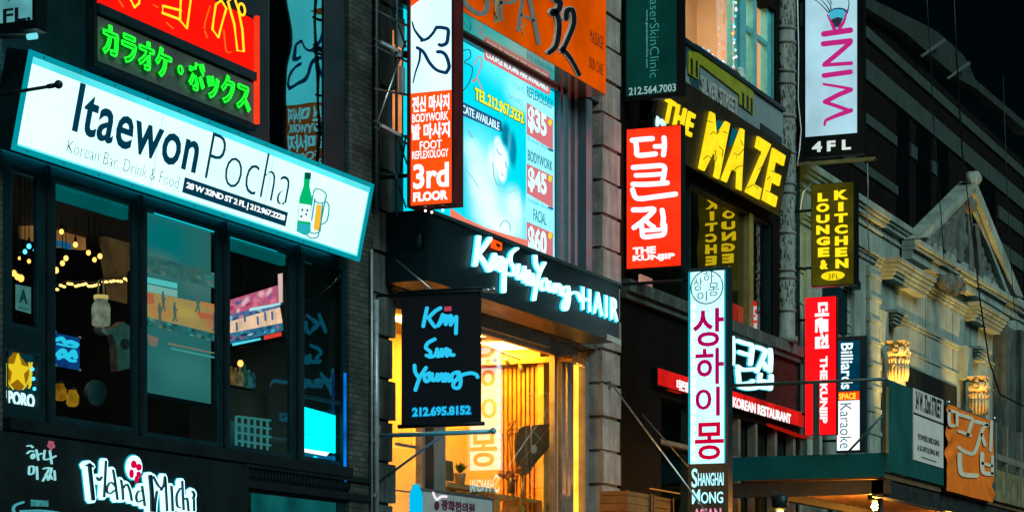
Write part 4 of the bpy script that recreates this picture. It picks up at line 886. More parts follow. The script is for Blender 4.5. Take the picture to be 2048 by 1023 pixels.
MB().tube([p.P(752, 871), p.P(978, 862)], .034, 10).build('arm', M_cpole, t); MB().tube([p.P(972, 862), p.P(980, 862)], .025, 8).ball(p.P(986, 861), .05, 12, 8).build('ball_end', M_cpole, t)
MB().tube([p.P(758, 963), p.P(880, 873)], .020, 8).build('strut', D('dark_blue_strut', (.05, .13, .25), .4), t)
m = MB(); q = p.P(752, 870); m.box(q.x - .09, q.x + .09, -.05, -.021, q.z - .16, q.z + .16); m.build('wall_plate', M_galv, t)
t = thing('wall_bracket', 'dark upper arm with a silver ball end carrying the black salon blade', 'bracket', p.P(750, 590))
MB().tube([p.P(745, 592), p.P(962, 581)], .02, 8).build('arm', M_black, t); MB().tube([p.P(960, 581), p.P(980, 580)], .03, 8).ball(p.P(986, 579), .05, 12, 8).build('ball_end', M_steel, t)
MB().tube([p.P(790, 519, -.05), p.P(869, 585, -.05)], .014, 8).build('guy_rod', M_steel, t)

# ---- spa: window poster, orange fascia, blade sign
zp0, zp1 = zsp - .05, zw3
p = F(.30); px0_, px1_ = XL - .06, XW(1109, .30)
frm = MB(); fz = zp1
for a, b, y in ((1111, 1116, .10), (1122, 1127, .14), (1137, 1143, .12), (1152, 1164, .2)): frm.box(XW(a, .3), XW(b, .3), .3 - y, .40, zp0, zp1)
frm.box(XL - .06, XR, .22, .40, zp1 - .09, zp1).build('spa_window_frame', D('blue_grey_frame', (.10, .16, .20), .35, .2, 5), b2)
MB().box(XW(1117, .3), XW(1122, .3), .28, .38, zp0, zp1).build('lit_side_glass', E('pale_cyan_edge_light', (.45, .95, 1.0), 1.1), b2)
MB().box(XW(1127, .3), XW(1137, .3), .26, .38, zp0, zp1).build('pink_reveal', D('pink_painted_reveal', (.5, .32, .34), .5), b2)
MB().box(XW(1143, .3), XW(1152, .3), .3, .42, zp0, zp1).build('dark_side_glass', D('dark_teal_glass', (.02, .06, .07), .15), b2)
MB().box(XL - .06, XR, .43, .5, zp0, zp1).build('window_back', M_blackrough, b2)
MB().box(XW(789, .3), XW(806, .3), .32, .36, F(.3).at(800, 268)[1], F(.3).at(800, 66)[1]).build('lit_curtain', E('glowing_peach_curtain', (.80, .27, .08), 1.0, .3, 3), b2)  # warm interior light put into the curtain's emission
MB().box(XW(789, .3), XW(806, .3), .27, .31, F(.3).at(800, 62)[1] - .25, F(.3).at(800, 62)[1] + .2).box(XW(798, .3), XW(806, .3), .26, .31, F(.3).at(800, 150)[1] - .3, F(.3).at(800, 120)[1] - .1).build('curtain_box', D('blue_grey_box', (.2, .3, .34), .5), b2)
t = thing('window_poster', 'big cyan back lit spa poster of a resting woman with a column of prices', 'poster', p.pt((px0_ + px1_) / 2, zp0, 0))
xq = XW(808, .30)
PC, PW = (.10, .80, .90), (.75, 1.0, 1.0)
MB().pbox(p, xq, px1_, zp0, zp1 - .10, -.01, .0).build('sheet', PICT('cyan_poster_light', (.0, .70, .84), [(1010, 130, 90, 70, (.12, .92, .98), .9), (1040, 190, 40, 60, (.35, .97, 1.0), .9), (930, 330, 60, 120, (.02, .60, .74), .9), (960, 300, 70, 75, (.16, .85, .92), .9),
    (958, 345, 34, 75, (.62, .98, 1.0), .8), (975, 400, 50, 70, PW, .9), (945, 300, 26, 34, (.55, .97, 1.0), .9), (985, 330, 17, 55, PW, .8), (1030, 415, 34, 55, (.7, 1, 1), .8), (1000, 450, 70, 45, (.8, 1, 1), .9), (1046, 350, 9, 120, (.0, .66, .80), .9), (1012, 270, 13, 34, (.0, .20, .33), .6), (1026, 300, 10, 48, (.0, .24, .38), .6), (1019, 283, 5, 36, (.04, .42, .56), .8), (996, 294, 11, 26, (.66, .94, .96), .45), (1003, 318, 17, 36, (.82, .95, .97), .5), (1004, 345, 12, 26, (.86, .93, .95), .6), (997, 330, 7, 14, (.95, .86, .90), .9)], p, 1.15, .06), t)
Mred = E('poster_red', (.72, .19, .22), 1.0); Mpale = E('poster_pale', (.62, .98, 1.0), 1.25); Mnav = E('poster_navy', (.02, .11, .25), 1.0); Mteal = E('poster_teal_ink', (.01, .22, .30), 1.0); Mblush = E('poster_blush', (.85, .80, .82), 1.0, .15, 3)
Mmid = E('poster_mid_cyan', (.10, .62, .72), 1.1)
Q = lambda pts, mat, nm, n=.001: MB().ppoly(p, pts, n, n + .002).build(nm, mat, t)
Q([(1052, 180), (1108, 214), (1109, 520), (1052, 498)], E('poster_column', (.30, .90, .98), 1.15, .1, 2), 'price_column')
Q([(900, 415), (930, 436), (970, 455), (1010, 468), (1054, 480), (1054, 502), (990, 482), (900, 448)], E('poster_coral', (.90, .22, .15), 1.0), 'coral_border', .004)
B0_ = lambda pts: [(900 + a / 3.79, 150 + b / 3.79) for a, b in pts]
m = MB()
for s, wd in (([(348, 560), (360, 592), (382, 608)], 2.2), ([(412, 655), (420, 690), (436, 716)], 2.4), ([(385, 740), (395, 762), (408, 770)], 1.4), ([(318, 670), (328, 770), (350, 830), (382, 838)], 2.2), ([(135, 425), (150, 455), (162, 470)], 5), ([(430, 900), (470, 880), (515, 868)], 1.2), ([(210, 850), (150, 760), (100, 700)], 1.4), ([(370, 1150), (400, 1105), (440, 1120), (450, 1180)], 2)): m.stroke(p, s, wd, .016, .018, off=(900, 150), k=3.79)
m.build('line_picture', E('poster_soft_ink', (.22, .66, .76), 1.0), t)
Q([(968, 95), (1097, 165), (1099, 172), (1098, 190), (1094, 190), (968, 120), (966, 116), (966, 99)], Mred, 'red_banner', .02)
T(t, Mpale, p, 'COUPLE ROOMS ARE AVAILABLE', R3(p, (970, 115), (1094, 182), (970, 101)), .023, .026, .02)
m = MB(); add_text(m, p, 'TEL.212.967.3232', R3(p, (945, 201), (1047, 258), (945, 171)), .02, .022, .08); m.build('phone_outline', E('poster_olive', (.03, .22, .16), 1.0), t)
T(t, E('poster_yellow', (.95, .95, .02), 1.1), p, 'TEL.212.967.3232', R3(p, (947, 199), (1045, 254), (947, 174)), .023, .026, .03)
Q([(860, 170), (915, 200), (1000, 242), (1003, 262), (998, 264), (915, 228), (860, 202)], Mnav, 'navy_banner', .02)
T(t, Mpale, p, 'GIFT CERTIFICATE AVAILABLE', R3(p, (862, 196), (996, 260), (862, 179)), .023, .026, .015)
T(t, Mmid, p, '7 DAYS', R3(p, (1022, 176), (1046, 188), (1022, 163)), .023, .025); T(t, Mmid, p, '24 HRS', R3(p, (1014, 198), (1042, 210), (1014, 186)), .023, .025)
T(t, Mteal, p, 'REFLEXOLOGY', R3(p, (1053, 192), (1105, 222), (1053, 172)), .006, .010, .0)
for lab, (a, b, c, d), ty in (('$35', (205, 268, 240, 300), 0), ('$45', (327, 386, 352, 416), 0), ('$60', (443, 512, 466, 536), 0)):
    Q([(1053, a), (1105, c), (1105, d), (1053, b)], Mred, 'price_box', .006)
    T(t, Mpale, p, lab, R3(p, (1055, b - 5), (1092, b + 15), (1055, a + 5)), .010, .013, .04)
    MB().pdisc(p, 1099, c + 5, 3.5, 7, .010, .013, 10).build('price_star', E('poster_gold', (.95, .8, .02), 1.0) if lab == '$35' else bpy.data.materials['poster_gold'], t)
    Q([(1095, d - 4), (1105, d), (1105, d + 4), (1095, d)], Mnav, 'price_note', .012)
T(t, Mteal, p, 'BODYWORK', R3(p, (1055, 320), (1104, 344), (1055, 299)), .006, .010)
T(t, Mteal, p, 'FACIAL', R3(p, (1066, 440), (1092, 455), (1066, 417)), .006, .010)
for a, b in ((272, 288), (394, 412)): T(t, Mmid, p, '30 minutes / 60 minutes', R3(p, (1054, a + 8), (1104, b + 16), (1054, a)), .006, .009)
m = MB().stroke(p, [(921, 103), (938, 100), (940, 115), (928, 125), (944, 135), (938, 165), (918, 190)], 2, .004, .006); m.build('logo_stroke', Mnav, t)
MB().stroke(p, [(948, 130), (958, 112), (963, 128), (950, 160), (944, 163), (954, 158), (964, 180)], 2, .004, .006).build('logo_stroke', Mred, t)
# orange fascia box with a glossy underside
M_or = E('orange_painted_light', (.60, .072, .0), 1.0, .28, .9)  # front light on the orange box put into its emission
xo0, xo1 = XL + .15, pS0.at(1212, 130)[0]
t = thing('spa_fascia', 'orange fascia box with silver spa letters and black brush numerals', 'sign', ((xo0 + xo1) / 2, -.16, zob))
MB().box(xo0, xo1, -.33, -.03, zob + .012, zot + 1.0).build('box', M_or, t)
mg_, tt, oo = newmat('mirror_acrylic'); gb = nd(tt, 'ShaderNodeBsdfPrincipled'); tt.links.new(gb.outputs[0], oo.inputs[0]); gb.inputs['Base Color'].default_value = (.6, .28, .16, 1); gb.inputs['Metallic'].default_value = .8; gb.inputs['Roughness'].default_value = .12
MB().box(xo0, xo1, -.328, .2, zob, zob + .011).build('soffit', mg_, t)
M_sil = D('silver_letter', (.50, .55, .52), .35, .25, 6, .02, .5)
m = MB()
for s, wd in (([(1004, -60), (940, -75), (932, -30), (968, -5), (970, 22), (955, 28), (934, 15), (926, 2)], 9), ([(991, 44), (988, -60)], 8), ([(1000, 42), (997, -60)], 5), ([(988, -60), (1030, -50), (1028, 0), (996, 6)], 7), ([(1034, 62), (1048, -40)], 6), ([(1048, -40), (1075, 88)], 8), ([(1040, 30), (1064, 42)], 5)): m.stroke(pS0, s, wd, .002, .03)
m.build('lettering', M_sil, t)
MB().stroke(pS0, [(991, 0), (986, 22), (993, 42), (984, 46)], 2.5, .034, .05).stroke(pS0, [(1040, 45), (1046, 50), (1038, 58), (1044, 72)], 2.5, .034, .05).build('flame_emblem', D('gold_flame', (.85, .55, .2), .3, .1, 5, 0, .3), t)
m = MB(); m2 = MB()
for s, wd in (([(1107, 0), (1116, 6), (1112, 22), (1100, 28), (1104, 22), (1112, 36), (1114, 60), (1108, 92), (1094, 106)], 10), ([(1128, 38), (1130, 22), (1141, 22), (1143, 50), (1126, 92), (1120, 104)], 9), ([(1120, 98), (1130, 108), (1140, 122), (1155, 150)], 7)): m.stroke(pS0, s, wd, .035, .05, taper=(1, .8)); m2.stroke(pS0, s, wd + 4.5, .002, .034, taper=(1, .8))
m.build('numerals', D('black_numeral', (.010, .014, .02), .4), t); m2.build('numeral_edge', D('pale_numeral_edge', (.55, .6, .55), .4), t)
T(t, D('dark_orange_vinyl', (.36, .05, .006), .5), pS0, 'MASSAGE', pS0.rect3((1180, 84), (1206, 101), (1180, 58)), .002, .006); T(t, bpy.data.materials['dark_orange_vinyl'], pS0, 'SKIN CARE', pS0.rect3((1178, 136), (1206, 153), (1178, 112)), .002, .006)
# blade sign
p = S(XW(740)); r = p.rect(815, 906, -190, 415)
t = thing('spa_blade_sign', 'tall white and orange blade sign with brush numerals and third floor lettering', 'sign', p.pt((r[0] + r[1]) / 2, r[2], -.15))
MB().pbox(p, r[0], r[1] + .03, r[2], r[3], -.30, -.004).build('cabinet', D('maroon_cabinet', (.10, .016, .018), .4), t)
fz = p.rect(822, 905, -170, 187); fo = p.rect(822, 905, 188, 411)
MB().pbox(p, r[0], r[0] + .05, r[2], r[3], -.003, .02).pbox(p, r[1] - .015, r[1] + .03, r[2], r[3], -.003, .02).pbox(p, r[0] + .05, r[1] - .015, r[2], fo[2] - .005, -.003, .02).build('frame', bpy.data.materials['maroon_cabinet'], t)
MB().pbox(p, fz[0], fz[1], fz[2], fz[3], -.003, .004).build('white_face', E('cool_white_lightbox', (.62, .96, .98), 1.3, .12, 1.2), t)
MB().pbox(p, fo[0], fo[1], fo[2], fo[3], -.003, .004).build('orange_face', E('orange_lightbox', (1.5, .085, .006), 1.05, .22, 1.6), t)
MB().ppoly(p, [(822, -5), (848, -5), (822, 14)], .005, .007).build('corner_patch', bpy.data.materials['orange_lightbox'], t)
m = MB(); K2 = dict(off=(740, 0), k=2.38)
m.stroke(p, [(202, 105), (212, 140), (232, 170), (250, 190)], 7, .005, .012, taper=(.35, 1), **K2).stroke(p, [(245, 195), (275, 185), (300, 160), (318, 130)], 5.5, .005, .012, **K2).stroke(p, [(318, 132), (345, 133), (372, 142), (372, 175), (366, 205), (345, 217), (330, 214)], 7, .005, .012, **K2).stroke(p, [(206, 395), (218, 345), (236, 290), (240, 240)], 5, .005, .012, taper=(.4, 1), **K2).stroke(p, [(225, 228), (255, 248), (285, 300), (320, 335), (365, 348)], 6.5, .005, .012, **K2).stroke(p, [(365, 345), (378, 318), (365, 270), (345, 250), (322, 248)], 7, .005, .012, **K2)
m.build('brush_numerals', E('navy_brush_vinyl', (.004, .03, .09), 1.0), t)
Mw = E('white_sign_letters', (1, .95, .98), 1.25)
for s, rc, bo in (('전신 마사지', (825, 899, 194, 226), .035), ('BODYWORK', (825, 897, 229, 246), .012), ('발 마사지', (824, 900, 249, 281), .035), ('FOOT', (840, 884, 283, 300), .012), ('REFLEXOLOGY', (825, 897, 303, 319), .01), ('3rd', (827, 898, 329, 379), .03), ('FLOOR', (827, 896, 385, 404), .05)): T(t, Mw, p, s, p.rect(*rc), .005, .012, bo)
m = MB()
for q in ((845, 420), (858, 423), (880, 419)): m.ball(p.P(q[0], q[1] - 1, -.1), .018, 8, 6)
m.build_each('pin_lamp', E('pin_lamp_glow', (1, .8, .7), 4), t)
MB().tube([p.pt(0, r[2] + .5, -.15), p.pt(r[0], r[2] + .5, -.15)], .03, 8).tube([p.pt(0, r[3] - .5, -.15), p.pt(r[0], r[3] - .5, -.15)], .03, 8).build_each('wall_arm', M_black, t)
# fire escape on the left pier
p = F(-.45); t = thing('fire_escape', 'dark iron fire escape railing beside the tall spa blade sign', 'fire escape', p.P(770, 440))
m = MB()
for px in (752, 793): m.tube([p.P(px, 430), p.P(px, -250)], .022, 6)
for (a, b) in (((748, 78), (815, 112)), ((748, 92), (815, 124)), ((748, 242), (815, 276)), ((748, 254), (815, 288)), ((748, 20), (815, 52)), ((748, 178), (815, 190)), ((748, -90), (815, -52))): m.tube([p.P(*a), p.P(*b)], .018, 6)
for (a, b) in (((790, 30), (812, 95)), ((785, 335), (812, 415)), ((800, 350), (812, 270)), ((793, 270), (815, 330)), ((752, -80), (793, 20))): m.tube([p.P(*a), p.P(*b)], .014, 6)
m.build('railing', D('old_iron', (.035, .05, .052), .5, .4, 8, .2, .3), t)
MB().tube([p.P(754, 245), p.P(812, 82)], .016, 6).build_each('stay_rod', M_steel, t)
m = MB(); m.ppoly(p, [(756, 82), (792, 100), (792, 106), (756, 88)], .02, .06).ppoly(p, [(756, 248), (795, 268), (795, 274), (756, 254)], .02, .06).ppoly(p, [(790, 100), (812, 104), (812, 118), (790, 114)], .02, .06).build_each('step', D('worn_tread', (.22, .30, .30), .6, .4, 8, .2), t)

# ------------------------------------------------------------------ lounge building (third along the street)
Xc, Xd = Xb + .02, XW(1597)
b3 = thing('lounge_building', 'dark brick building with a peach lit upper window and a carved stone column', 'building', ((Xc + Xd) / 2, 5, 0))
hU = F0.rect(1366, 1552, -130, 150); hL = F0.rect(1272, 1546, 300, 569); hS = F0.rect(1322, 1594, 792, 1100); hS = (hS[0], hS[1], 2.0, hS[3])
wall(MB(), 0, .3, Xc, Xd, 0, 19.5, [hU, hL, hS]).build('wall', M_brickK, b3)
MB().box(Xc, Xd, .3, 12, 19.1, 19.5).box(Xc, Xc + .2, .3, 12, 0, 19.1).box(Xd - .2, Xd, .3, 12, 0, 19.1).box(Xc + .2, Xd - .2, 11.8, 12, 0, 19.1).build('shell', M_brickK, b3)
zl1 = F0.at(1272, 570)[1]; zl0 = F0.at(1272, 606)[1]
MB().box(Xc, Xd, -.20, -.002, zl0 + .12, zl1).box(Xc, Xd, -.12, -.002, zl0, zl0 + .118).build('stone_ledge', M_stoneD, b3)
MB().box(XW(1530), Xd - .02, -.02, -.002, F0.at(1540, 835)[1], zl0 - .03).build('red_brick_panel', M_brickD, b3)
# upper window: peach room, teal posts
M_teal = D('turquoise_painted_timber', (.09, .46, .50), .45, .3, 5, .06)
room(MB(), hU[0] - .2, Xd - .22, .31, 2.4, hU[2] - .1, hU[3] + 1.2).build('peach_room', D('peach_plaster', (.85, .64, .46), .8, .08, 1.5), b3)
MB().box(hU[0] - .1, hU[1] - .2, .45, 2.2, hU[3] + 1.08, hU[3] + 1.15).build_each('ceiling_light', E('peach_lamp_panel', (1, .70, .44), 9), b3)
fw = MB()
for a, b, y in ((1468, 1473, .0), (1474, 1486, -.05), (1487, 1491, .02), (1505, 1512, .0), (1535, 1542, .02), (1543, 1551, -.03)): fw.box(XW(a, .1), XW(b, .1), .08 + y, .26, hU[2], hU[3])
fw.box(XW(1486, .1), XW(1535, .1), .12, .22, F(.1).at(1490, 52)[1] - .05, F(.1).at(1490, 52)[1] + .05)
fo = fw.build('window', M_teal, b3); pane(fo, (hU[0], hU[1], hU[2], hU[3]), .19, GLASS('upstairs_glass', (.9, .97, .95), .04, .004))
MB().lathe((XW(1480, .02), .02, F(.02).at(1480, 160)[1]), [(.13, 0), (.13, .1), (.08, .16), (.10, .2), (.06, .26)], 12).build('post_base', D('pale_turquoise_plaster', (.35, .55, .52), .6), b3)
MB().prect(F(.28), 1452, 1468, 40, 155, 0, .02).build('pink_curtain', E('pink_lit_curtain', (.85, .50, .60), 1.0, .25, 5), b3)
t = thing('fairy_lights', 'string of multicoloured fairy lights round the peach lit upper window', 'string lights', F(.05).P(1420, 120)); pq = F(.05)
pts = [(1369, 82), (1380, 88), (1392, 93), (1403, 99), (1414, 104), (1424, 111), (1434, 120), (1443, 125), (1452, 134), (1462, 140), (1467, 132), (1467, 115), (1466, 98), (1467, 82), (1466, 66), (1467, 50), (1466, 34), (1467, 18), (1466, 4)]
MB().tube([pq.P(*a) for a in pts], .012, 5).build('cable', M_white, t)
FC = [(.1, .6, 1), (1, .95, .9), (1, .55, .05), (.1, .5, 1), (1, .1, .1), (.9, .95, 1)]
ML = [E('fairy_%s' % 'cwabrv'[i], c, 2) for i, c in enumerate(FC)]
for i, a in enumerate(pts):
    for k in range(2):
        MB().ball(pq.P(a[0] + random.uniform(-3, 3), a[1] + random.uniform(-2, 5), .03), .026, 7, 5).build('bulb', ML[(i + k * 2) % 6], t)
# lower window: dusky yellow-green lounge
room(MB(), hL[0] - .1, hL[1] + .1, .31, 4, hL[2] - .2, hL[3] + .2).build('lounge_room', D('olive_plaster', (.10, .11, .04), .8, .4, 1.2), b3)
MB().box(XW(1400), XW(1440), 1.4, 1.8, hL[3] + .1, hL[3] + .15).build_each('ceiling_light', E('lounge_lamp', (.9, .75, .05), 3.5), b3)
fw = frame(hL, .05, .2, .05, (XW(1376, .1),), ()); fo = fw.build('window', M_frame, b3)
pane(fo, (hL[0] + .05, hL[1] - .05, hL[2] + .05, hL[3] - .05), .15, GLASS('lounge_glass', (.75, .85, .6), .30, .003, .98, .006))
MB().box(XW(1492, .1), XW(1500, .1), .02, .16, hL[2], hL[3]).build('brass_mullion', D('yellow_lit_brass', (.32, .27, .10), .4, .3, 5, 0, .4), b3)
m = MB()
for a in (572, 590): m.tube([F(.1).P(1285, a), F(.1).P(1374, a + 34)], .015, 6)
m.build_each('window_rail', M_galv, b3)
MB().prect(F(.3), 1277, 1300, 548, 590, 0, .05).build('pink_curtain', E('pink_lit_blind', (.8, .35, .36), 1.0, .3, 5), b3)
t = tag(MB().prect(F(.35), 1458, 1484, 604, 640, 0, .04).build('red_window_sign', E('dull_red_sign', (.55, .035, .02), 1.0, .3, 4)), 'dull red sign panel inside the lounge window right of the tall white blade sign', 'sign')
# projecting cornice with a green-gold frame and silver name
pc = F(-.42); zc1 = pc.at(1370, 86)[1]; zc0 = pc.at(1370, 176)[1]
t = thing('cornice_sign', 'grey teal cornice sign with green gold frame and faded silver name', 'sign', (XW(1470), -.2, zc0))
MB().box(Xc + .5, pc.at(1566, 250)[0], -.42, -.03, zc0, zc1 - .02).build('box', D('grey_teal_panel', (.17, .25, .26), .5, .25, 2, .05), t)
MB().box(Xc + .45, pc.at(1566, 250)[0] + .03, -.48, .05, zc1 - .019, zc1 + .07).build('cap', M_frame, t)
MB().ppoly(pc, [(1368, 88), (1392, 88), (1480, 148), (1480, 172), (1400, 130), (1395, 220), (1388, 190), (1368, 120)], .002, .01).build('dark_panel', D('dark_teal_panel', (.02, .07, .085), .5), t)
Mgg = D('green_gold_paint', (.27, .31, .015), .45, .3, 6, .05)
MB().ppoly(pc, [(1374, 102), (1394, 106), (1490, 172), (1504, 184), (1504, 230), (1476, 208), (1476, 190), (1396, 128), (1394, 160), (1374, 148)], .011, .035).build('gold_frame', Mgg, t)
m = MB()
for x, y, l in ((1378, 116, 32), (1388, 121, 32), (1481, 184, 28), (1490, 190, 28), (1498, 196, 28)): m.ppoly(pc, [(x, y), (x + 4, y + 3), (x + 4, y + l + 3), (x, y + l)], .036, .039)
m.build_each('slot', M_black, t)
T(t, D('tarnished_silver', (.42, .47, .44), .45, .4, 9), pc, 'SILVER STREET', pc.rect3((1399, 184), (1472, 230), (1399, 150)), .012, .04, .02)
MB().ppoly(pc, [(1520, 246), (1562, 275), (1562, 290), (1520, 266)], .002, .02).build('lower_shadow', M_black, t)  # shadow at the lower right drawn as a dark plate
# THE MAZE: letters on a board that leans out at the top
Bp = F(-.28).P(1540, 410); u_, v_ = S(Bp.x).at(1562, 300); Tp = S(Bp.x).pt(u_, v_)
P2 = Plane(Bp, (1, 0, 0), Tp - Bp)
t = thing('yellow_letter_sign', 'leaning black board with cracked yellow block letters above the lounge window', 'sign', P2.pt(-3, 0, -.1))
ra = P2.rect3((1385, 330), (1560, 420), (1392, 200)); MB().pbox(P2, P2.at(1300, 285)[0], P2.at(1562, 410)[0], -.12, (Tp - Bp).length + .12, -.10, 0).build('board', D('black_olive_board', (.022, .020, .010), .5, .5, 3, .1), t)
My = E('yellow_led_letters', (1, .72, .012), 1.15, .12, 4)
def bigtext(s, rc, b, SP_=1.0): return T(t, My, P2, s, rc, .02, .07, b, spacing=SP_)
m = MB()
for ch, bl, br, tl in (('M', (1394, 336), (1433, 354), (1417, 223)), ('A', (1439, 359), (1478, 377), (1462, 246)), ('Z', (1487, 383), (1515, 396), (1510, 271)), ('E', (1521, 399), (1546, 411), (1543, 296))): add_text(m, P2, ch, P2.rect3(bl, br, tl), .02, .07, .03)
m.build('lettering', My, t)
bigtext('THE', P2.rect3((1320, 240), (1378, 268), (1326, 192)), .02, 1.2)
m = MB()
cr = [[(1400, 318), (1408, 310), (1416, 315)], [(1414, 268), (1420, 262), (1426, 268), (1432, 262)], [(1432, 292), (1440, 300), (1438, 312)], [(1440, 262), (1448, 266)], [(1455, 352), (1466, 334), (1478, 330)], [(1462, 305), (1470, 310), (1484, 294)], [(1475, 280), (1480, 290)], [(1488, 375), (1500, 368), (1510, 376)], [(1506, 300), (1516, 308)], [(1512, 338), (1520, 330)], [(1526, 380), (1540, 386)], [(1536, 340), (1548, 346)], [(1528, 358), (1534, 352)], [(1545, 325), (1556, 330)], [(1404, 240), (1420, 244)], [(1418, 330), (1426, 318), (1424, 300)]]
for s in cr: m.stroke(P2, s, 1.3, .071, .074, smooth=False)
m.build('crack', M_black, t)
MB().ppoly(P2, [(1425, 262), (1434, 240), (1446, 246), (1428, 268)], .01, .018).ppoly(P2, [(1456, 290), (1464, 256), (1476, 262), (1461, 292)], .01, .018).build('teal_chip', E('teal_chip_glow', (.0, .10, .13), 1.0), t)
p = F(-.35); t = thing('small_white_sign', 'small blue white glowing sign glimpsed between the green clinic blade and the red blade', 'sign', p.P(1325, 262))
MB().prect(p, 1306, 1346, 226, 262, -.1, 0).build('cabinet', M_black, t); T(t, E('blue_white_letters', (.5, .85, 1), 1.6), p, 'Mi...', p.rect3((1311, 252), (1344, 262), (1312, 228)), .002, .02, .04)
# carved stone column
cxp = F(-.06).P(1570, 400); rcol = .225
col = MB(); rg = MB(); cv = MB()
zt_ = 19.0; col.lathe((cxp.x, -.06, zl1 + .003), [(rcol + .06, 0), (rcol + .06, .12), (rcol, .16), (rcol, zt_ - zl1)], 18)
ys = [625, 560, 545, 470, 390, 372, 310, 238, 172, 148, 90, 62, 2, -20, -90, -110]
for y in ys:
    z = F(-.06).at(1570, y)[1]; rg.lathe((cxp.x, -.06, z), [(rcol + .003, 0), (rcol + .035, .02), (rcol + .035, .06), (rcol + .003, .08)], 18)
for a, b in ((622, 560), (545, 470), (470, 390), (372, 310), (310, 238), (238, 172), (148, 90), (62, 2), (-20, -90)):
    z0, z1 = F(-.06).at(1570, a)[1] + .1, F(-.06).at(1570, b)[1] - .04
    for i in range(40):
        an = random.uniform(math.pi * .95, math.pi * 1.75); z = random.uniform(z0, z1); q = V3((cxp.x + (rcol + .004) * math.cos(an), -.06 + (rcol + .004) * math.sin(an), z))
        cv.ball(q, random.uniform(.02, .045), 6, 4, (.5, .5, random.uniform(1.2, 2.4)))
M_carv = D('carved_limestone', (.22, .27, .245), .75, .4, 3, .5, 0, .3, .4)
o = col.build('column_shaft', M_carv, b3); rg.build_each('column_ring', M_carv, o); cv.build('column_carving', M_carv, o)
MB().box(cxp.x + .26, Xd - .02, -.04, -.002, zl1, 19).build('side_strip', M_frame, b3)
MB().tube([F(-.2).P(1594, -30), F(-.2).P(1597, 100), F(-.2).P(1596, 200), F(-.2).P(1602, 260), F(-.2).P(1599, 300), F(-.2).P(1594, 330)], .015, 6).tube([F(-.2).P(1600, 420), F(-.2).P(1606, 385), F(-.2).P(1622, 368)], .015, 6).build('loose_cable', M_white, b3)
# Korean restaurant: red strip, white letters, dark shopfront
p = F(-.12); t = thing('red_strip_sign', 'long red strip sign with white restaurant lettering above the dark shopfront', 'sign', p.P(1460, 820))
r = p.rect(1316, 1607, 735, 768); MB().pbox(p, r[0] - .02, r[1], r[2] - .02, r[3] + .02, -.11, -.004).build('box', M_black, t); MB().pbox(p, r[0], r[1], r[2], r[3], -.0035, .001).build('face', E('red_strip_light', (.60, .010, .008), 1.0, .6, .9), t)
Mwl = E('white_strip_letters', (1, .92, .92), 1.2)
T(t, Mwl, p, '더큰집', p.rect3((1353, 778), (1376, 785), (1353, 757)), .002, .012, .04)
T(t, Mwl, p, 'THE KUNJIP', p.rect3((1384, 790), (1459, 811), (1384, 768)), .002, .012, .03)
T(t, Mwl, p, 'KOREAN RESTAURANT', p.rect3((1465, 813), (1581, 846), (1465, 792)), .002, .012, .03)
MB().ppoly(p, [(1335, 769), (1375, 781), (1365, 786), (1345, 780)], -.1, -.02).ppoly(p, [(1540, 846), (1640, 880), (1600, 872), (1545, 852)], -.1, -.02).build_each('lower_lip', E('dark_red_lip', (.30, .006, .003), 1.0), t)
p = F(-.10); t = thing('white_letter_sign', 'large white glowing Korean brush letters on the brick above the red strip', 'sign', p.P(1500, 790)); KW = dict(off=(1440, 560), k=2.69)
m = MB(); m2 = MB()
for s in ([(55, 308), (57, 380), (55, 450)], [(20, 330), (5, 340), (0, 420), (30, 440)], [(82, 325), (120, 338), (160, 352), (158, 400), (152, 452)], [(92, 385), (120, 395), (154, 402)], [(82, 462), (110, 480), (170, 478)], [(84, 480), (88, 520), (96, 556), (150, 552), (165, 540)],
          [(182, 358), (210, 366), (238, 382)], [(232, 386), (215, 430), (186, 490)], [(212, 432), (228, 455), (240, 478)], [(258, 372), (262, 420), (258, 490)], [(206, 505), (200, 540), (206, 572), (262, 580)], [(264, 512), (264, 545), (258, 585)], [(204, 540), (262, 548)], [(96, 572), (140, 582), (186, 578)]):
    m.stroke(p, s, 7, .03, .07, **KW); m2.stroke(p, s, 9.6, .003, .03, **KW)
m.build('brush_lettering', E('white_korean_letters', (.75, 1.4, 1.4), 1.2), t); m2.build('letter_halo', E('cyan_korean_halo', (.03, .5, .6), 1.2), t)  # cyan glow round the letters drawn as wider emissive strokes
room(MB(), hS[0], hS[1], .31, 5, hS[2], hS[3]).build('shop_room', M_blackrough, b3)
m = MB()
for a in (1400, 1478, 1512, 1551, 1588): m.box(XW(a), XW(a + 5), .02, .2, hS[2], hS[3])
m.box(hS[0], hS[1], .03, .19, hS[3] - .9, hS[3] - .82); m.build_each('shopfront_post', D('brown_grey_post', (.16, .14, .11), .6, .4, 5, .1), b3)
pane(b3, hS, .22, M_glass, 'shop_glass')
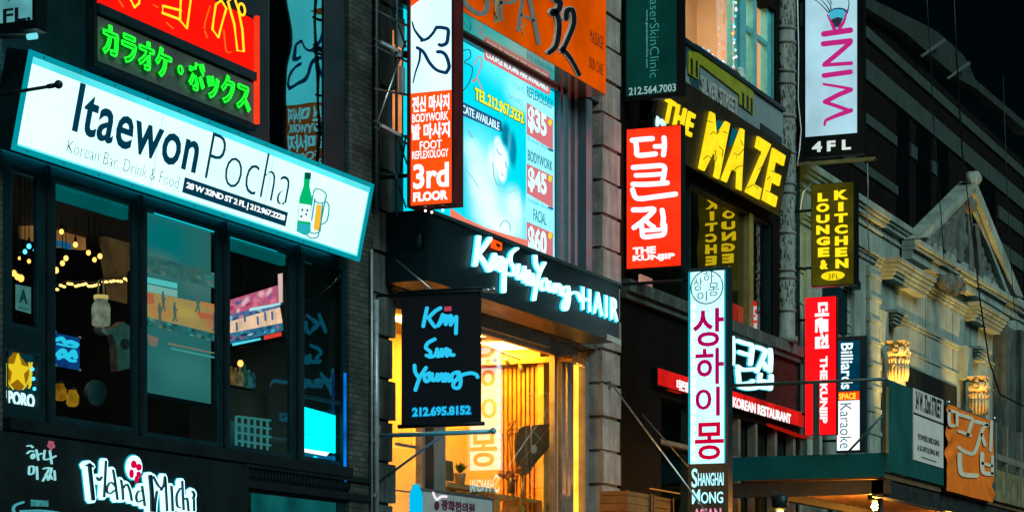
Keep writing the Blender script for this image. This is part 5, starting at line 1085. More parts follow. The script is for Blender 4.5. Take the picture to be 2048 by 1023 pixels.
# wooden boxes on a dark canopy at its left
zca = F(-1.2).at(1250, 1030)[1]; cn = thing('shop_canopy', 'dark flat canopy under two wooden boxes at the bottom of the photo', 'canopy', (XW(1310), -.8, zca - .3))
MB().box(XW(1236) + .3, XW(1360), -1.6, -.03, zca - .3, zca - .01).build('slab', M_blackrough, cn); MB().box(XW(1236) + .25, XW(1362), -1.66, -1.601, zca - .32, zca + .02).build('edge', M_frame, cn)
for px0, px1, y, c, lab in ((1252, 1302, 980, (.10, .055, .016), 'larger slatted wooden box on the dark canopy at the bottom'), (1305, 1345, 990, (.06, .025, .008), 'smaller darker wooden box beside the slatted box on the canopy')):
    q = F(-.9); r = q.rect(px0, px1, y, 1030); t = thing('wooden_box', lab, 'box', q.pt((r[0] + r[1]) / 2, zca, 0)); m = MB(); zz = zca
    while zz < r[3] - .02: m.pbox(q, r[0], r[1], zz, min(zz + .13, r[3]), -.5, 0); zz += .14
    m.build('slat', D('box_slat', c, .7, .4, 5, .2) if px0 == 1252 else D('box_slat_dark', c, .7, .4, 5, .2), t)
    MB().pbox(q, r[0] - .01, r[0] + .06, zca, r[3] + .01, .001, .03).pbox(q, r[1] - .06, r[1] + .01, zca, r[3] + .01, .001, .03).build('post', bpy.data.materials['box_slat_dark'] if px0 != 1252 else bpy.data.materials['box_slat'], t)
MB().tube([(XW(1270), -.3, zca + .72), (XW(1330), -.3, zca + .72)], .012, 8).build('warm_ledge_line', E('dim_orange_line', (1, .35, .05), .5), cn)  # faint warm ledge line drawn as a glowing tube

# ------------------------------------------------------------------ blade signs on the lounge building
def arms(p, r, zz, t, mat=None):
    m = MB()
    for z in zz: m.tube([p.pt(-.02, z, -.08), p.pt(r[0] + .02, z, -.08)], .03, 8)
    m.build_each('wall_arm', mat or M_black, t)
# dark green clinic blade
p = S(XW(1242) + .08); r = p.rect(1251, 1359, -170, 197)
t = thing('clinic_blade_sign', 'dark green blade sign with thin vertical lettering and a phone number', 'sign', p.pt((r[0] + r[1]) / 2, r[2], -.1))
MB().pbox(p, r[0] - .04, r[1] + .07, r[2] - .05, r[3], -.14, -.004).build('cabinet', M_black, t)
MB().pbox(p, r[0] + .02, r[1] - .06, r[2] + .03, r[3], -.003, .004).build('face', E('dark_green_face', (.002, .034, .029), 1.0, .3, 1.4), t)
Mp = E('pale_green_letters', (.30, .48, .46), 1.0)
T(t, E('dim_green_letters', (.04, .26, .24), 1.0), p, 'LaserSkinClinic', p.rect(1300, 1318, -12, 156), .005, .009, -.012, rot=-90)
T(t, E('dim_green_small', (.10, .36, .34), 1.0), p, 'www.genevalaserclinic.com', p.rect(1291, 1297, 20, 136), .005, .008, .0, rot=-90)
T(t, Mp, p, '212.564.7003', p.rect(1258, 1352, 176, 191), .005, .01, .01); arms(p, r, (r[2] + .5, r[3] - .6), t)
# red blade with white brush letters
p = S(XW(1242) + .16); r = p.rect(1254, 1361, 260, 537); KR = dict(off=(1230, 180), k=2.692)
t = thing('red_blade_sign', 'wide red lit blade sign with thick white Korean brush letters', 'sign', p.pt((r[0] + r[1]) / 2, r[2], -.1))
MB().pbox(p, r[0] - .02, r[1] + .02, r[2] - .02, r[3] + .02, -.22, -.004).build('cabinet', M_blackrough, t)
MB().pbox(p, r[0], r[1], r[2], r[3], -.003, .006).build('face', E('red_lightbox', (1.9, .036, .007), 1.1, .25, 1.8), t)
m = MB(); m2 = MB()
for s, wd in (([(92, 272), (150, 266), (205, 262)], 10), ([(112, 272), (118, 315), (122, 350), (170, 350), (222, 344)], 10), ([(265, 256), (268, 300), (262, 352)], 10), ([(215, 305), (262, 303)], 9),
          ([(98, 418), (180, 412), (262, 410), (266, 450), (258, 488)], 10), ([(112, 460), (180, 458), (260, 452)], 9), ([(96, 508), (180, 508), (285, 500)], 10), ([(96, 535), (110, 575), (140, 585), (220, 575), (330, 560)], 10),
          ([(98, 645), (150, 645), (212, 642), (170, 690), (102, 742)], 10), ([(158, 692), (185, 720), (212, 738)], 9), ([(255, 645), (262, 690), (258, 730)], 10), ([(146, 728), (148, 765), (156, 790), (210, 786), (264, 775), (270, 725)], 9.5), ([(150, 757), (264, 750)], 8)):
    m.stroke(p, s, wd, .012, .02, **KR); m2.stroke(p, s, wd + 2.2, .007, .0115, **KR)
m.build('brush_lettering', E('white_red_letters', (1, .95, .97), 1.3), t); m2.build('letter_shadow', E('plum_letter_edge', (.22, .0, .06), 1.0), t)
T(t, bpy.data.materials['white_red_letters'], p, 'THE', p.rect(1266, 1312, 495, 509), .008, .016, .045); T(t, bpy.data.materials['white_red_letters'], p, 'KUNJIP', p.rect(1266, 1350, 511, 525), .008, .016, .045)
arms(p, r, (r[2] + .4, r[3] - .4), t)
# tall white blade far out from the wall
p = S(XW(1189, G)); r = p.rect(1377, 1457, 537, 1070)
t = thing('white_blade_sign', 'tall white blade sign with four magenta Korean letters and a ringed emblem', 'sign', p.pt((r[0] + r[1]) / 2, r[2], -.1))
MB().pbox(p, r[0], r[1], r[2], r[3], -.24, -.004).build('cabinet', D('teal_black_cabinet', (.01, .03, .04), .4), t)
rf = p.rect(1381, 1449, 544, 927); MB().pbox(p, *rf, -.003, .004).build('face', E('icy_white_lightbox', (.62, 1.15, 1.15), 1.15, .12, 1.2), t)
MB().pbox(p, r[0], rf[0], r[2], r[3], -.003, .02).pbox(p, rf[1], r[1], r[2], r[3], -.003, .02).pbox(p, rf[0], rf[1], r[2], rf[2], -.003, .012).pbox(p, rf[0], rf[1], rf[3], r[3], -.003, .02).build('frame', bpy.data.materials['teal_black_cabinet'], t)
m = MB()
for k in range(17): m.pdisc(p, 1387, 612 + k * 18.8, 4.6, 7.5, .005, .007, 12)
MB().pbox(p, rf[0] - .035, rf[0] - .004, rf[2], rf[3], .0205, .026).pbox(p, rf[1] + .004, rf[1] + .03, rf[2], rf[3], .0205, .026).build_each('edge_glow', E('cyan_rim_glow', (.0, .34, .42), 1.0), t)  # cyan border glow of the sign drawn as emissive strips
m.build_each('led_spot', E('white_hot_spot', (1.3, 1.6, 1.6), 1.3), t)
Mmag = E('magenta_vinyl', (.46, .0, .11), 1.0); Mcr = E('crimson_vinyl', (.62, .0, .035), 1.0)
for s, rc, mt in (('상', (1386, 1448, 618, 694), Mmag), ('하', (1391, 1448, 697, 769), Mmag), ('이', (1391, 1440, 774, 832), Mmag), ('몽', (1390, 1448, 845, 919), Mcr)): T(t, mt, p, s, p.rect(*rc), .008, .013, .016)
q = p.at(1414, 574); ru = .5 * (p.at(1446, 574)[0] - p.at(1382, 574)[0]); rv = .5 * (p.at(1414, 541)[1] - p.at(1414, 607)[1])
MB().tube([p.pt(q[0] + ru * math.cos(a * .1963), q[1] + rv * math.sin(a * .1963), .008) for a in range(32)], .011, 5, True).build('emblem_ring', M_navy, t)
for s, rc in (('상', (1387, 1405, 556, 581)), ('하', (1407, 1428, 543, 566)), ('이', (1395, 1414, 583, 603)), ('몽', (1417, 1438, 566, 592))): T(t, M_navy, p, s, p.rect(*rc), .008, .011, -.004)
Mlc = E('light_cyan_letters', (.45, .95, 1.0), 1.3); Mgl = E('cyan_letter_glow', (.0, .20, .28), 1.0)
for s, rc in (('S', (1384, 1396, 936, 974)), ('HANGHAI', (1397, 1448, 945, 971)), ('M', (1385, 1401, 978, 1007)), ('ONG', (1403, 1447, 983, 1006))):
    T(t, Mlc, p, s, p.rect(*rc), .022, .03, .015)
T(t, E('pink_letters', (.9, .3, .45), 1.0), p, 'ASIAN', p.rect(1387, 1443, 1016, 1040), .014, .02, .03)
arms(p, r, (r[2] + .3, r[3] - .2), t)
q1 = S(XW(1189, G) - .35)
t = thing('tie_rods', 'pair of thin steel tie rods slanting down across the foot of the tall white blade', 'rod', q1.P(1226, 770)); m = MB()
m.tube([q1.P(1224, 768), q1.P(1440, 1060)], .016, 7).tube([S(XW(1189, G) + .25).P(1285, 828), S(XW(1189, G) + .25).P(1480, 1050)], .012, 7).build('rod', M_steel, t)
m = MB(); c_ = q1.P(1224, 768); m.box(c_.x - .05, c_.x + .05, -.06, 0, c_.z - .06, c_.z + .06); m.build('wall_plate', M_galv, t)
# pale blue blade with magenta letters and an eye
XWk = XW(1588); p = S(XWk); r = p.rect(1607, 1719, -60, 316); KZ = dict(off=(1580, 0), k=3.0)
t = thing('eye_blade_sign', 'pale blue blade sign with an eye and magenta letters running upwards', 'sign', p.pt((r[0] + r[1]) / 2, r[2], -.1))
MB().pbox(p, r[0] - .02, r[1] + .10, r[2], r[3], -.20, -.004).build('cabinet', M_black, t)
rf = p.rect(1611, 1714, -55, 274); MB().pbox(p, *rf, -.003, .004).build('face', E('pale_blue_lightbox', (.40, .66, .76), 1.0, .16, 1.3), t)
Mk = E('magenta_letters', (.52, .018, .20), 1.0); m = MB()
for s, wd, tp in (([(207, 752), (214, 722), (290, 690), (368, 662)], 7.5, (.5, 1)), ([(366, 668), (290, 640), (208, 613)], 6, None), ([(208, 613), (290, 570), (368, 538)], 7.5, None), ([(368, 535), (290, 520), (202, 506)], 5, (1, .8)), ([(202, 455), (366, 432)], 8, None), ([(202, 392), (370, 380)], 6, None), ([(208, 388), (285, 325), (362, 258)], 7.5, None), ([(198, 265), (366, 246)], 8.5, None), ([(200, 206), (366, 182)], 9, None), ([(268, 178), (250, 140), (225, 90)], 6, (1, .4)), ([(298, 170), (325, 130), (345, 60)], 6, (1, .4))): m.stroke(p, s, wd * 1.25, .005, .012, smooth=False, taper=tp, **KZ)
m.build('lettering', Mk, t)
ZK = lambda pts: [(1580 + a / 3, b / 3) for a, b in pts]
eye = MB().ppoly(p, ZK([(228, 100), (245, 60), (300, 52), (340, 70), (330, 110), (300, 168), (262, 172)]), .005, .008).build('eye_emblem', E('aqua_iris', (.05, .45, .62), 1.0), t)
MB().ppoly(p, ZK([(246, 120), (285, 104), (318, 112), (296, 160), (268, 165)]), .009, .012).build('pupil', E('dark_pupil', (.02, .03, .04), 1.0), eye); m = MB()
for s, wd in (([(232, 76), (270, 54), (320, 56), (345, 78)], 4), ([(120, -10), (165, 10), (205, 48), (232, 78)], 2.6), ([(160, -20), (195, 8), (222, 40), (238, 66)], 2.6), ([(200, -20), (225, 5), (242, 30), (246, 58)], 2.6), ([(225, -20), (240, 0), (252, 25)], 2), ([(345, -20), (355, 20), (348, 66)], 2.6)): m.stroke(p, s, wd, .009, .012, taper=(.4, 1), **KZ)
m.build('eyelash', E('navy_lash', (.005, .04, .08), 1.0), eye)
for s, rc in (('4', (1624, 1644, 284, 305)), ('F', (1654, 1671, 282, 303)), ('L', (1684, 1702, 280, 300))): T(t, D('chalk_white_%s' % s.lower().replace('4', 'n'), (.8, .82, .82), .5), p, s, p.rect(*rc), .002, .012, .045)
bpy.data.materials['chalk_white_n'].node_tree.nodes['Principled BSDF'].inputs['Emission Color'].default_value = (.6, .7, .7, 1); 
for s in 'nfl':
    bs = bpy.data.materials['chalk_white_' + s].node_tree.nodes['Principled BSDF']; bs.inputs['Emission Color'].default_value = (.55, .68, .68, 1); bs.inputs['Emission Strength'].default_value = .8
arms(p, r, (r[2] + .5, r[3] - .7), t)
t = thing('sign_shelf', 'flat metal bar under the pale blue eye blade sign', 'bracket', p.P(1680, 326))
MB().pbox(p, .0, p.at(1749, 322)[0], p.at(1640, 326)[1] - .02, p.at(1640, 326)[1] + .05, -.12, 0).build('bar', D('olive_metal_bar', (.16, .17, .10), .5), t); MB().ball(p.P(1751, 320, -.06), .05, 8, 6).build('end_cap', M_black, t)
# black blade with yellow letters
XLk = XW(1551, .15); p = S(XLk); r = p.rect(1622, 1707, 369, 573); K8 = lambda a, b, c, d: p.rect(1600 + a / 3.654, 1600 + b / 3.654, 340 + c / 3.654, 340 + d / 3.654)
t = thing('yellow_blade_sign', 'black blade sign with two columns of yellow capital letters and a yellow oval', 'sign', p.pt((r[0] + r[1]) / 2, r[2], -.1))
MB().pbox(p, r[0], r[1] + .05, r[2], r[3], -.28, -.004).build('cabinet', M_black, t)
MB().pbox(p, r[0] + .015, r[1], r[2] + .015, r[3] - .01, -.003, .004).build('face', E('dark_olive_face', (.055, .048, .003), 1.0, .35, 2), t)
m = MB(); A_ = 'LOUNGE&'; bx = [(130, 205, 170, 232), (120, 215, 246, 310), (120, 215, 330, 390), (120, 215, 406, 472), (122, 218, 490, 553), (132, 215, 568, 636), (146, 205, 657, 726)]
for ch, q in zip(A_, bx): add_text(m, p, ch, K8(*q), .005, .012, .06)
for ch, q in zip('KITCHEN', [(250, 352, 150, 220), (280, 318, 236, 302), (252, 348, 320, 386), (254, 348, 402, 468), (256, 350, 485, 552), (258, 346, 568, 635), (260, 354, 650, 718)]): add_text(m, p, ch, K8(*q), .005, .012, .06)
m.build('lettering', E('yellow_blade_letters', (1, .70, .01), 1.3), t)
e_ = K8(155, 327, 742, 810); MB().disc(p, ((e_[0] + e_[1]) / 2, (e_[2] + e_[3]) / 2), (e_[1] - e_[0]) / 2, (e_[3] - e_[2]) / 2, .005, .009, 28).build('oval_emblem', E('yellow_oval', (.92, .72, .01), 1.1), t)
T(t, E('olive_print', (.12, .10, .0), 1.0), p, '3FL', K8(205, 288, 758, 798), .010, .013, .0)
MB().pbox(p, r[0] + .03, r[1] - .02, r[2] + .03, r[3] - .03, -.29, -.281).build('back_face', E('yellow_back_face', (1, .80, .02), 3.2), t)
arms(p, r, (p.at(1610, 535)[1], p.at(1610, 420)[1]), t)
# narrow red blade, letters running down
p = S(XW(1592)); r = p.rect(1610, 1672, 595, 870)
t = thing('narrow_red_blade_sign', 'narrow red blade sign with white letters running downwards behind the scaffold rail', 'sign', p.pt((r[0] + r[1]) / 2, r[2], -.1))
MB().pbox(p, r[0], r[1], r[2], r[3], -.20, -.004).build('cabinet', D('dark_red_cabinet', (.15, .01, .01), .4), t); MB().pbox(p, r[0] + .01, r[1] - .01, r[2] + .01, r[3] - .01, -.003, .004).build('face', E('bright_red_lightbox', (1.7, .006, .010), 1.1, .2, 2), t)
Mrw = E('white_red_blade_letters', (1, .9, .92), 1.2)
T(t, Mrw, p, '더큰집', p.rect(1630, 1658, 605, 697), .005, .012, .05, rot=-90); T(t, Mrw, p, 'THE KUNJIP', p.rect(1636, 1655, 712, 846), .005, .012, .05, rot=-90); arms(p, r, (r[2] + .5, r[3] - .5), t)
# billiards / karaoke blade
p = S(XW(1640)); r = p.rect(1672, 1732, 673, 905)
t = thing('karaoke_blade_sign', 'navy and white blade sign with an orange band between its two vertical words', 'sign', p.pt((r[0] + r[1]) / 2, r[2], -.1))
MB().pbox(p, r[0], r[1] - .02, r[2], r[3], -.22, -.004).build('cabinet', D('navy_cabinet', (.012, .03, .05), .4), t)
f = p.rect(1674, 1719, 682, 782); MB().pbox(p, *f, -.003, .004).build('navy_face', E('navy_face_light', (.0, .045, .085), 1.0, .3, 3), t)
f2 = p.rect(1674, 1719, 783, 800); MB().pbox(p, f2[0], f2[1], f2[2], f2[3], -.003, .004).build('orange_band', E('orange_band_light', (.95, .07, .005), 1.1), t)
f3 = p.rect(1674, 1719, 801, 900); MB().pbox(p, f3[0], f3[1], f3[2], f3[3], -.003, .004).build('white_face', E('white_karaoke_light', (.85, 1, 1), 1.35), t)
T(t, E('white_blue_letters', (.75, .97, 1), 1.3), p, 'Billiards', p.rect(1682, 1706, 686, 778), .005, .012, .02, rot=-90)
T(t, E('yellow_band_letters', (1, .75, .05), 1.2), p, 'SPACE', p.rect(1678, 1712, 786, 798), .005, .010, .03); T(t, M_navy, p, 'Karaoke', p.rect(1680, 1703, 806, 896), .005, .010, -.005, rot=-90); arms(p, r, (r[2] + .3, r[3] - .4), t)

# ------------------------------------------------------------------ classical stone building with a pediment
Xe, Xf = XW(1600), 100.0
M_cst = D('pale_carved_stone', (.25, .335, .30), .7, .38, 1.1, .35, 0, .3, .25)
b4 = thing('stone_building', 'pale classical stone building with a pediment, lit gold from below', 'building', ((Xe + Xf) / 2, 5, 0))
z_ = lambda py, px=1815: F0.at(px, py)[1]
ztop = z_(462)
MB().box(Xe, Xf, 0, 14, 0, ztop).build('wall', M_cst, b4)
bands = MB()
for a, b, y in ((462, 474, -.26), (474, 480, -.20), (480, 488, -.14), (500, 505, -.06), (548, 553, -.16), (553, 558, -.11), (558, 566, -.06), (640, 645, -.08), (645, 651, -.04), (700, 704, -.03)): bands.box(Xe, Xf, y, -.002, z_(b), z_(a) - .004)
bands.build('cornice', M_cst, b4)
# pilasters and panel joints
m = MB()
for a, b, y in ((1606, 1636, -.10), (1700, 1722, -.12), (1724, 1746, -.20)): m.box(XW(a), XW(b), y, -.003, 0, z_(580))
for k in range(8): m.box(XW(1724) - .02, XW(1746) + .02, -.23, -.003, z_(600 + k * 42), z_(592 + k * 42))
m.build_each('pilaster', M_cst, b4)
m = MB()
for a in (1760, 1850, 1905, 1940): m.box(XW(a), XW(a) + .03, -.012, -.002, z_(700), z_(575))
for k in range(6): m.box(Xe + .5, XW(1700), -.012, -.002, z_(600 + 40 * k), z_(598 + 40 * k))
m.build('panel_joint', M_stoneD, b4)
# stepped entablature blocks over the columns
def ressaut(px0, px1, pyt, n, y0, step, h):
    m = MB(); X0_, X1_ = XW(px0, y0), XW(px1, y0); zt = F(y0).at(px0, pyt)[1]
    for k in range(n): m.box(X0_ - .05 * (n - k), X1_ + .05 * (n - k), y0 - step * (n - 1 - k), -.004, zt - (k + 1) * h, zt - k * h - .004)
    return m
o = ressaut(1786, 1852, 516, 5, -.30, .06, .105).build('entablature_block', M_cst, b4); ressaut(1950, 2000, 604, 5, -.30, .06, .105).build('entablature_block', M_cst, b4)
for a, b, y in ((1787, 1806, 619), (1955, 1972, 692)): ressaut(a, b, y, 4, -.30, .05, .085).build('entablature_block', M_cst, b4)
m = MB()
for a, y, n in ((1758, 616, 1), (1930, 690, 1)): m.box(XW(a, -.2), XW(a, -.2) + .9, -.22, -.004, F(-.2).at(a, y + 66)[1], F(-.2).at(a, y)[1])
m.build_each('pier_block', M_cst, b4)
# pediment
pp = F(-.20); ped = MB().ppoly(pp, [(1826, 486), (1930, 376), (2014, 592)], -.19, -.13).build('pediment', M_cst, b4)
rk = MB()
for (a, b, c, d, n1) in (((1813, 478), (1929, 362), (1929, 376), (1832, 474), .34), ((1832, 474), (1929, 376), (1929, 388), (1842, 478), .24), ((1929, 362), (2026, 596), (2010, 590), (1929, 388), .34), ((1929, 392), (2008, 590), (2000, 584), (1929, 402), .20)): rk.ppoly(pp, [a, b, c, d], -.128, n1)
rk.build('raking_cornice', M_cst, ped)
bs = MB().ppoly(pp, [(1813, 480), (2026, 608), (2026, 617), (1813, 491)], -.128, .36).ppoly(pp, [(1813, 492), (2026, 618), (2026, 624), (1813, 499)], -.128, .28).ppoly(pp, [(1813, 500), (2026, 625), (2026, 640), (1813, 517)], -.128, .16); bs.build('base_cornice', M_cst, ped)
m = MB(); random.seed(3)
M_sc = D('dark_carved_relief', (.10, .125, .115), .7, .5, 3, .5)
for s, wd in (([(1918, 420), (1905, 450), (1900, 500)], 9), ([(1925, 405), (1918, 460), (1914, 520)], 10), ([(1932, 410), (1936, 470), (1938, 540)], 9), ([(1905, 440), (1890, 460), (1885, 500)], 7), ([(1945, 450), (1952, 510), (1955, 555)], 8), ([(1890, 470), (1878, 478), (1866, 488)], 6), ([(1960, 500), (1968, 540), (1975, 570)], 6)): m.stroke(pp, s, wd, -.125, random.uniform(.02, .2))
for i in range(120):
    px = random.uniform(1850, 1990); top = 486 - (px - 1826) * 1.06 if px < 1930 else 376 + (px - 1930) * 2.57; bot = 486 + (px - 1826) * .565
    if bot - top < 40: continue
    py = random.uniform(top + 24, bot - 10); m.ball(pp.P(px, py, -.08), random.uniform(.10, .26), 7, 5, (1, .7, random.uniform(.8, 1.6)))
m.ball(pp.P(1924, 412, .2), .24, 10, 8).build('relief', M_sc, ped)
m = MB()
for i in range(24): m.ball(pp.P(1929 + random.uniform(-8, 8), 360 + random.uniform(-6, 6), .25), random.uniform(.08, .2), 6, 5)
m.build('finial', M_cst, ped)
m = MB()
for i in range(30): m.ball(F(-.42).P(1905 + random.uniform(-22, 22), 566 + random.uniform(-12, 14) + 3), random.uniform(.08, .18), 6, 5)
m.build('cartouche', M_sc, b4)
# scrolled capitals
M_gold = D('warm_lit_stone', (.60, .46, .22), .5, .25, 3, .3, 0, .5)  # warm uplight on the capitals put into their gold colour
def capital(px, py, sc_):
    p = F(-.62); c = p.P(px, py); X = lambda x, y, z: c + V3((x, y, z)) * sc_
    sh = MB().lathe((c.x, c.y + .3 * sc_, 0), [(.50 * sc_, 0), (.46 * sc_, c.z - 1.25 * sc_), (.52 * sc_, c.z - 1.2 * sc_)], 18).build('column_shaft', M_cst, b4)
    m = MB(); a0, a1 = X(-.72, -.30, .52), X(.72, .85, .68); m.box(a0.x, a1.x, a0.y, a1.y, a0.z, a1.z)
    a0, a1 = X(-.62, -.22, .42), X(.62, .75, .515); m.box(a0.x, a1.x, a0.y, a1.y, a0.z, a1.z)
    for sx in (-1, 1):                               # volutes face the street and roll back along the sides
        sp = [X(sx * .50 + (.40 - .027 * k) * math.cos(k * .6 + 1.4) * sx, -.26, .02 + (.40 - .027 * k) * math.sin(k * .6 + 1.4)) for k in range(14)]
        m.tube(sp, .085 * sc_, 7, r1=.05 * sc_); m.ball(X(sx * .50, -.27, .02), .12 * sc_, 8, 6)
        m.tube([X(sx * .50, -.22, .02), X(sx * .50, .25, .02), X(sx * .50, .78, .02)], .30 * sc_, 12)
        sp = [X(sx * .52, .30 + (.36 - .024 * k) * math.cos(k * .6 + 1.4), .05 + (.36 - .024 * k) * math.sin(k * .6 + 1.4)) for k in range(14)]
        m.tube([q + V3((sx * .26 * sc_, 0, 0)) for q in sp], .07 * sc_, 6, r1=.04 * sc_)
    for k in range(7): m.ball(X(-.33 + k * .11, -.24, .22), .085 * sc_, 7, 5, (1, 1, 1.4))
    for k in range(9):                               # leaves and drapery round the neck
        an = math.pi * (.55 + .12 * k) + .25; cx, cy = math.cos(an), math.sin(an); cy -= .0
        m.tube([X(cx * .50, .3 + cy * .50, -.25), X(cx * .64, .3 + cy * .64, -.5), X(cx * .54, .3 + cy * .54, -.85)], .09 * sc_, 6, r1=.05 * sc_)
        m.tube([X(cx * .56, .3 + cy * .56, -.8), X(cx * .60, .3 + cy * .60, -1.3), X(cx * .52, .3 + cy * .52, -1.75)], .11 * sc_, 6, r1=.07 * sc_)
    for k in range(34):
        an = random.uniform(math.pi * .7, math.pi * 1.7); r_ = random.uniform(.5, .62); m.ball(X(math.cos(an) * r_, .3 + math.sin(an) * r_, random.uniform(-1.0, -.1)), random.uniform(.05, .1) * sc_, 6, 4)
    m.build('scroll_capital', M_gold, sh)
capital(1806, 704, .42); capital(1966, 774, .46)
# dark openings between the columns and the strips of cyan light at the right
MB().box(XW(1810), XW(1912), -.03, -.006, 2, F0.at(1830, 738)[1]).build('dark_opening', M_blackrough, b4)
m = MB()
for a in (2012, 2040): m.box(XW(a), XW(a) + .35, -.10, -.004, F0.at(a, 800)[1], F0.at(a, 715)[1])
m.build_each('lit_glazing', E('cyan_lit_glazing', (.02, .26, .30), 1.0, .3, 3), b4)
MB().box(XW(1985), XW(2006), -.4, -.004, 0, F0.at(1985, 650)[1]).box(XW(2018), XW(2034), -.4, -.004, 0, F0.at(2018, 660)[1]).build_each('right_pilaster', M_stoneD, b4)
MB().box(XW(1680), XW(1698), -.30, -.003, z_(640), z_(625)).box(XW(1640), XW(1690), -.06, -.004, z_(725), z_(640)).build('dark_window', M_frame, b4)

# ------------------------------------------------------------------ sidewalk shed in front of it
XS_ = XW(1440); ps = S(XS_); uc = ps.at(1775, 800)[0]
zr, zd1, zd0 = ps.at(1775, 757)[1], ps.at(1775, 904)[1], ps.at(1775, 952)[1]
pfr = F(-uc); Xend = 99.0
M_shed = D('teal_green_plywood', (.0, .085, .125), .7, .3, 1.4, .1, 0, .08)
M_shedg = D('green_plywood', (.010, .085, .082), .7, .35, 1.2, .15, 0, .1)
M_iron = D('dark_iron_beam', (.03, .04, .04), .5, .4, 4, .15, .3)
t = thing('sidewalk_shed', 'teal plywood sidewalk shed with a rail, standing on steel posts over the pavement', 'scaffold', ((XS_ + Xend) / 2, -uc / 2, 0))
xg = pfr.at(1988, 850)[0]
MB().box(XS_, XS_ + .06, -uc + .07, -.06, zd0, zd1).build('end_board', M_shed, t)
MB().box(XS_, xg, -uc, -uc + .06, zd0 + .12, zr).build('front_board', M_shedg, t)
MB().box(XS_ + .02, Xend, -uc + .08, -.5, zd0 - .02, zd0 + .12).build('deck', D('rough_deck_timber', (.14, .085, .04), .8, .4, 3, .3), t)
m = MB().box(XS_ + .06, XS_ + .3, -uc - .05, -.1, zd0 - .34, zd0 - .05).box(XS_ + .06, Xend, -uc + .1, -uc + .35, zd0 - .40, zd0 - .06)
m.box(XS_ + .3, Xend, -1.2, -1.0, zd0 - .38, zd0 - .06); m.build('edge_beam', M_iron, t)
m = MB(); x = XS_ + .9
while x < 90: m.box(x, x + .09, -uc + .36, -1.25, zd0 - .24, zd0 - .03); x += .62
m.build_each('joist', D('orange_timber_joist', (.5, .27, .1), .7, .35, 4, .2), t)
m = MB().tube([ps.pt(.1, zr, 0), ps.pt(uc, zr, 0)], .035, 8)
for px in (1632,): m.box(XS_ - .03, XS_ + .05, -ps.at(px, 800)[0] - .06, -ps.at(px, 800)[0] + .06, zd1, zr)
m.box(XS_ - .03, XS_ + .05, -uc + .0, -uc + .10, zd1 + .005, zr - .05).tube([ps.pt(uc - .1, zd1 + .75, .03), ps.pt(uc - .85, zd1, .03)], .025, 7).build('end_rail', D('teal_iron_rail', (.02, .075, .08), .45), t)
m = MB()
for x in (xg + .1, pfr.at(2012, 850)[0], pfr.at(2040, 850)[0], 84, 90): m.box(x, x + .16, -uc - .02, -uc + .1, zd0 + .1, zr)
m.box(xg, Xend, -uc - .03, -uc - .021, zr - .9, zr - .75).build_each('front_post', D('grey_brown_post', (.17, .17, .14), .6, .3, 4), t)
MB().box(xg + .05, Xend, -uc + .0, -uc + .05, zd0 + .09, zd0 + .85).build('mural_board', D('painted_mural_board', (.20, .19, .09), .7, .75, 1.7), t)
for x in (XS_ + .4, XS_ + 6, XS_ + 14, XS_ + 22, XS_ + 30):
    MB().tube([(x, -uc + .25, 0), (x, -uc + .25, zd0 - .41)], .06, 10).tube([(x, -.7, 0), (x, -.7, zd0 - .04)], .06, 10).build_each('steel_post', M_iron, t)
MB().ppoly(S(XS_ - .02), [(1772, 772), (1777, 772), (1777, 905), (1772, 905)], .0, .02).build('corner_strip', D('dull_brass_strip', (.20, .22, .12), .5), t)
# lamps under the shed
Msb = E('white_hot_bulb', (1, .38, .05), 950)
first = None
for (px, py, y, lab) in ((1750, 1012, -uc + .6, 'bare white hot bulb in a dark holder under the corner of the sidewalk shed'), (1900, 1045, -uc + .8, 'bare bulb under the sidewalk shed, hidden below the orange banner'), (1560, 1030, -2.2, 'bare bulb under the street end of the sidewalk shed')):
    q = F(y).P(px, py); q.z = min(q.z, zd0 - .42)
    lt = thing('shed_lamp', lab, 'lamp', q, 'lamps under the sidewalk shed')
    MB().lathe(q + V3((0, 0, .07)), [(.06, 0), (.16, .10), (.17, .3), (.08, .36)], 12).build('holder', M_frame, lt); MB().ball(q, .075, 12, 8).build('bulb', Msb, lt)
# notice board and orange banner on the front
p = pfr; t = thing('notice_board', 'white scaffolding company notice on the green front of the sidewalk shed', 'sign', p.P(1855, 930))
r = p.rect(1825, 1885, 775, 918); M_pap = D('white_notice_board', (.62, .62, .58), .6, .1, 2, .05)
MB().pbox(p, *r, .003, .02).build('board', M_pap, t); Mink = D('black_ink', (.02, .022, .025), .6, .1)
T(t, Mink, p, '34 W. 32nd STREET', p.rect3((1829, 818), (1881, 838), (1829, 779)), .021, .026, .025)
MB().ppoly(p, [(1825, 823), (1885, 846), (1885, 850), (1825, 827)], .021, .025).build('rule', Mink, t)
T(t, Mink, p, 'POWERS BRIDGING', p.rect3((1834, 878), (1877, 893), (1834, 866)), .021, .025, .02); T(t, Mink, p, '& SCAFFOLDING INC', p.rect3((1833, 899), (1877, 914), (1833, 888)), .021, .025, .02)
MB().ppoly(p, [(1841, 912), (1871, 922), (1871, 924), (1841, 914)], .021, .024).build('small_print', Mink, t)
t = thing('orange_banner', 'creased orange banner with pale Korean letters hung on the sidewalk shed', 'banner', p.P(1935, 995))
u0, u1, v0, v1 = p.rect3((1887, 980), (1981, 1005), (1887, 803)); m = MB(); NU, NV = 26, 30
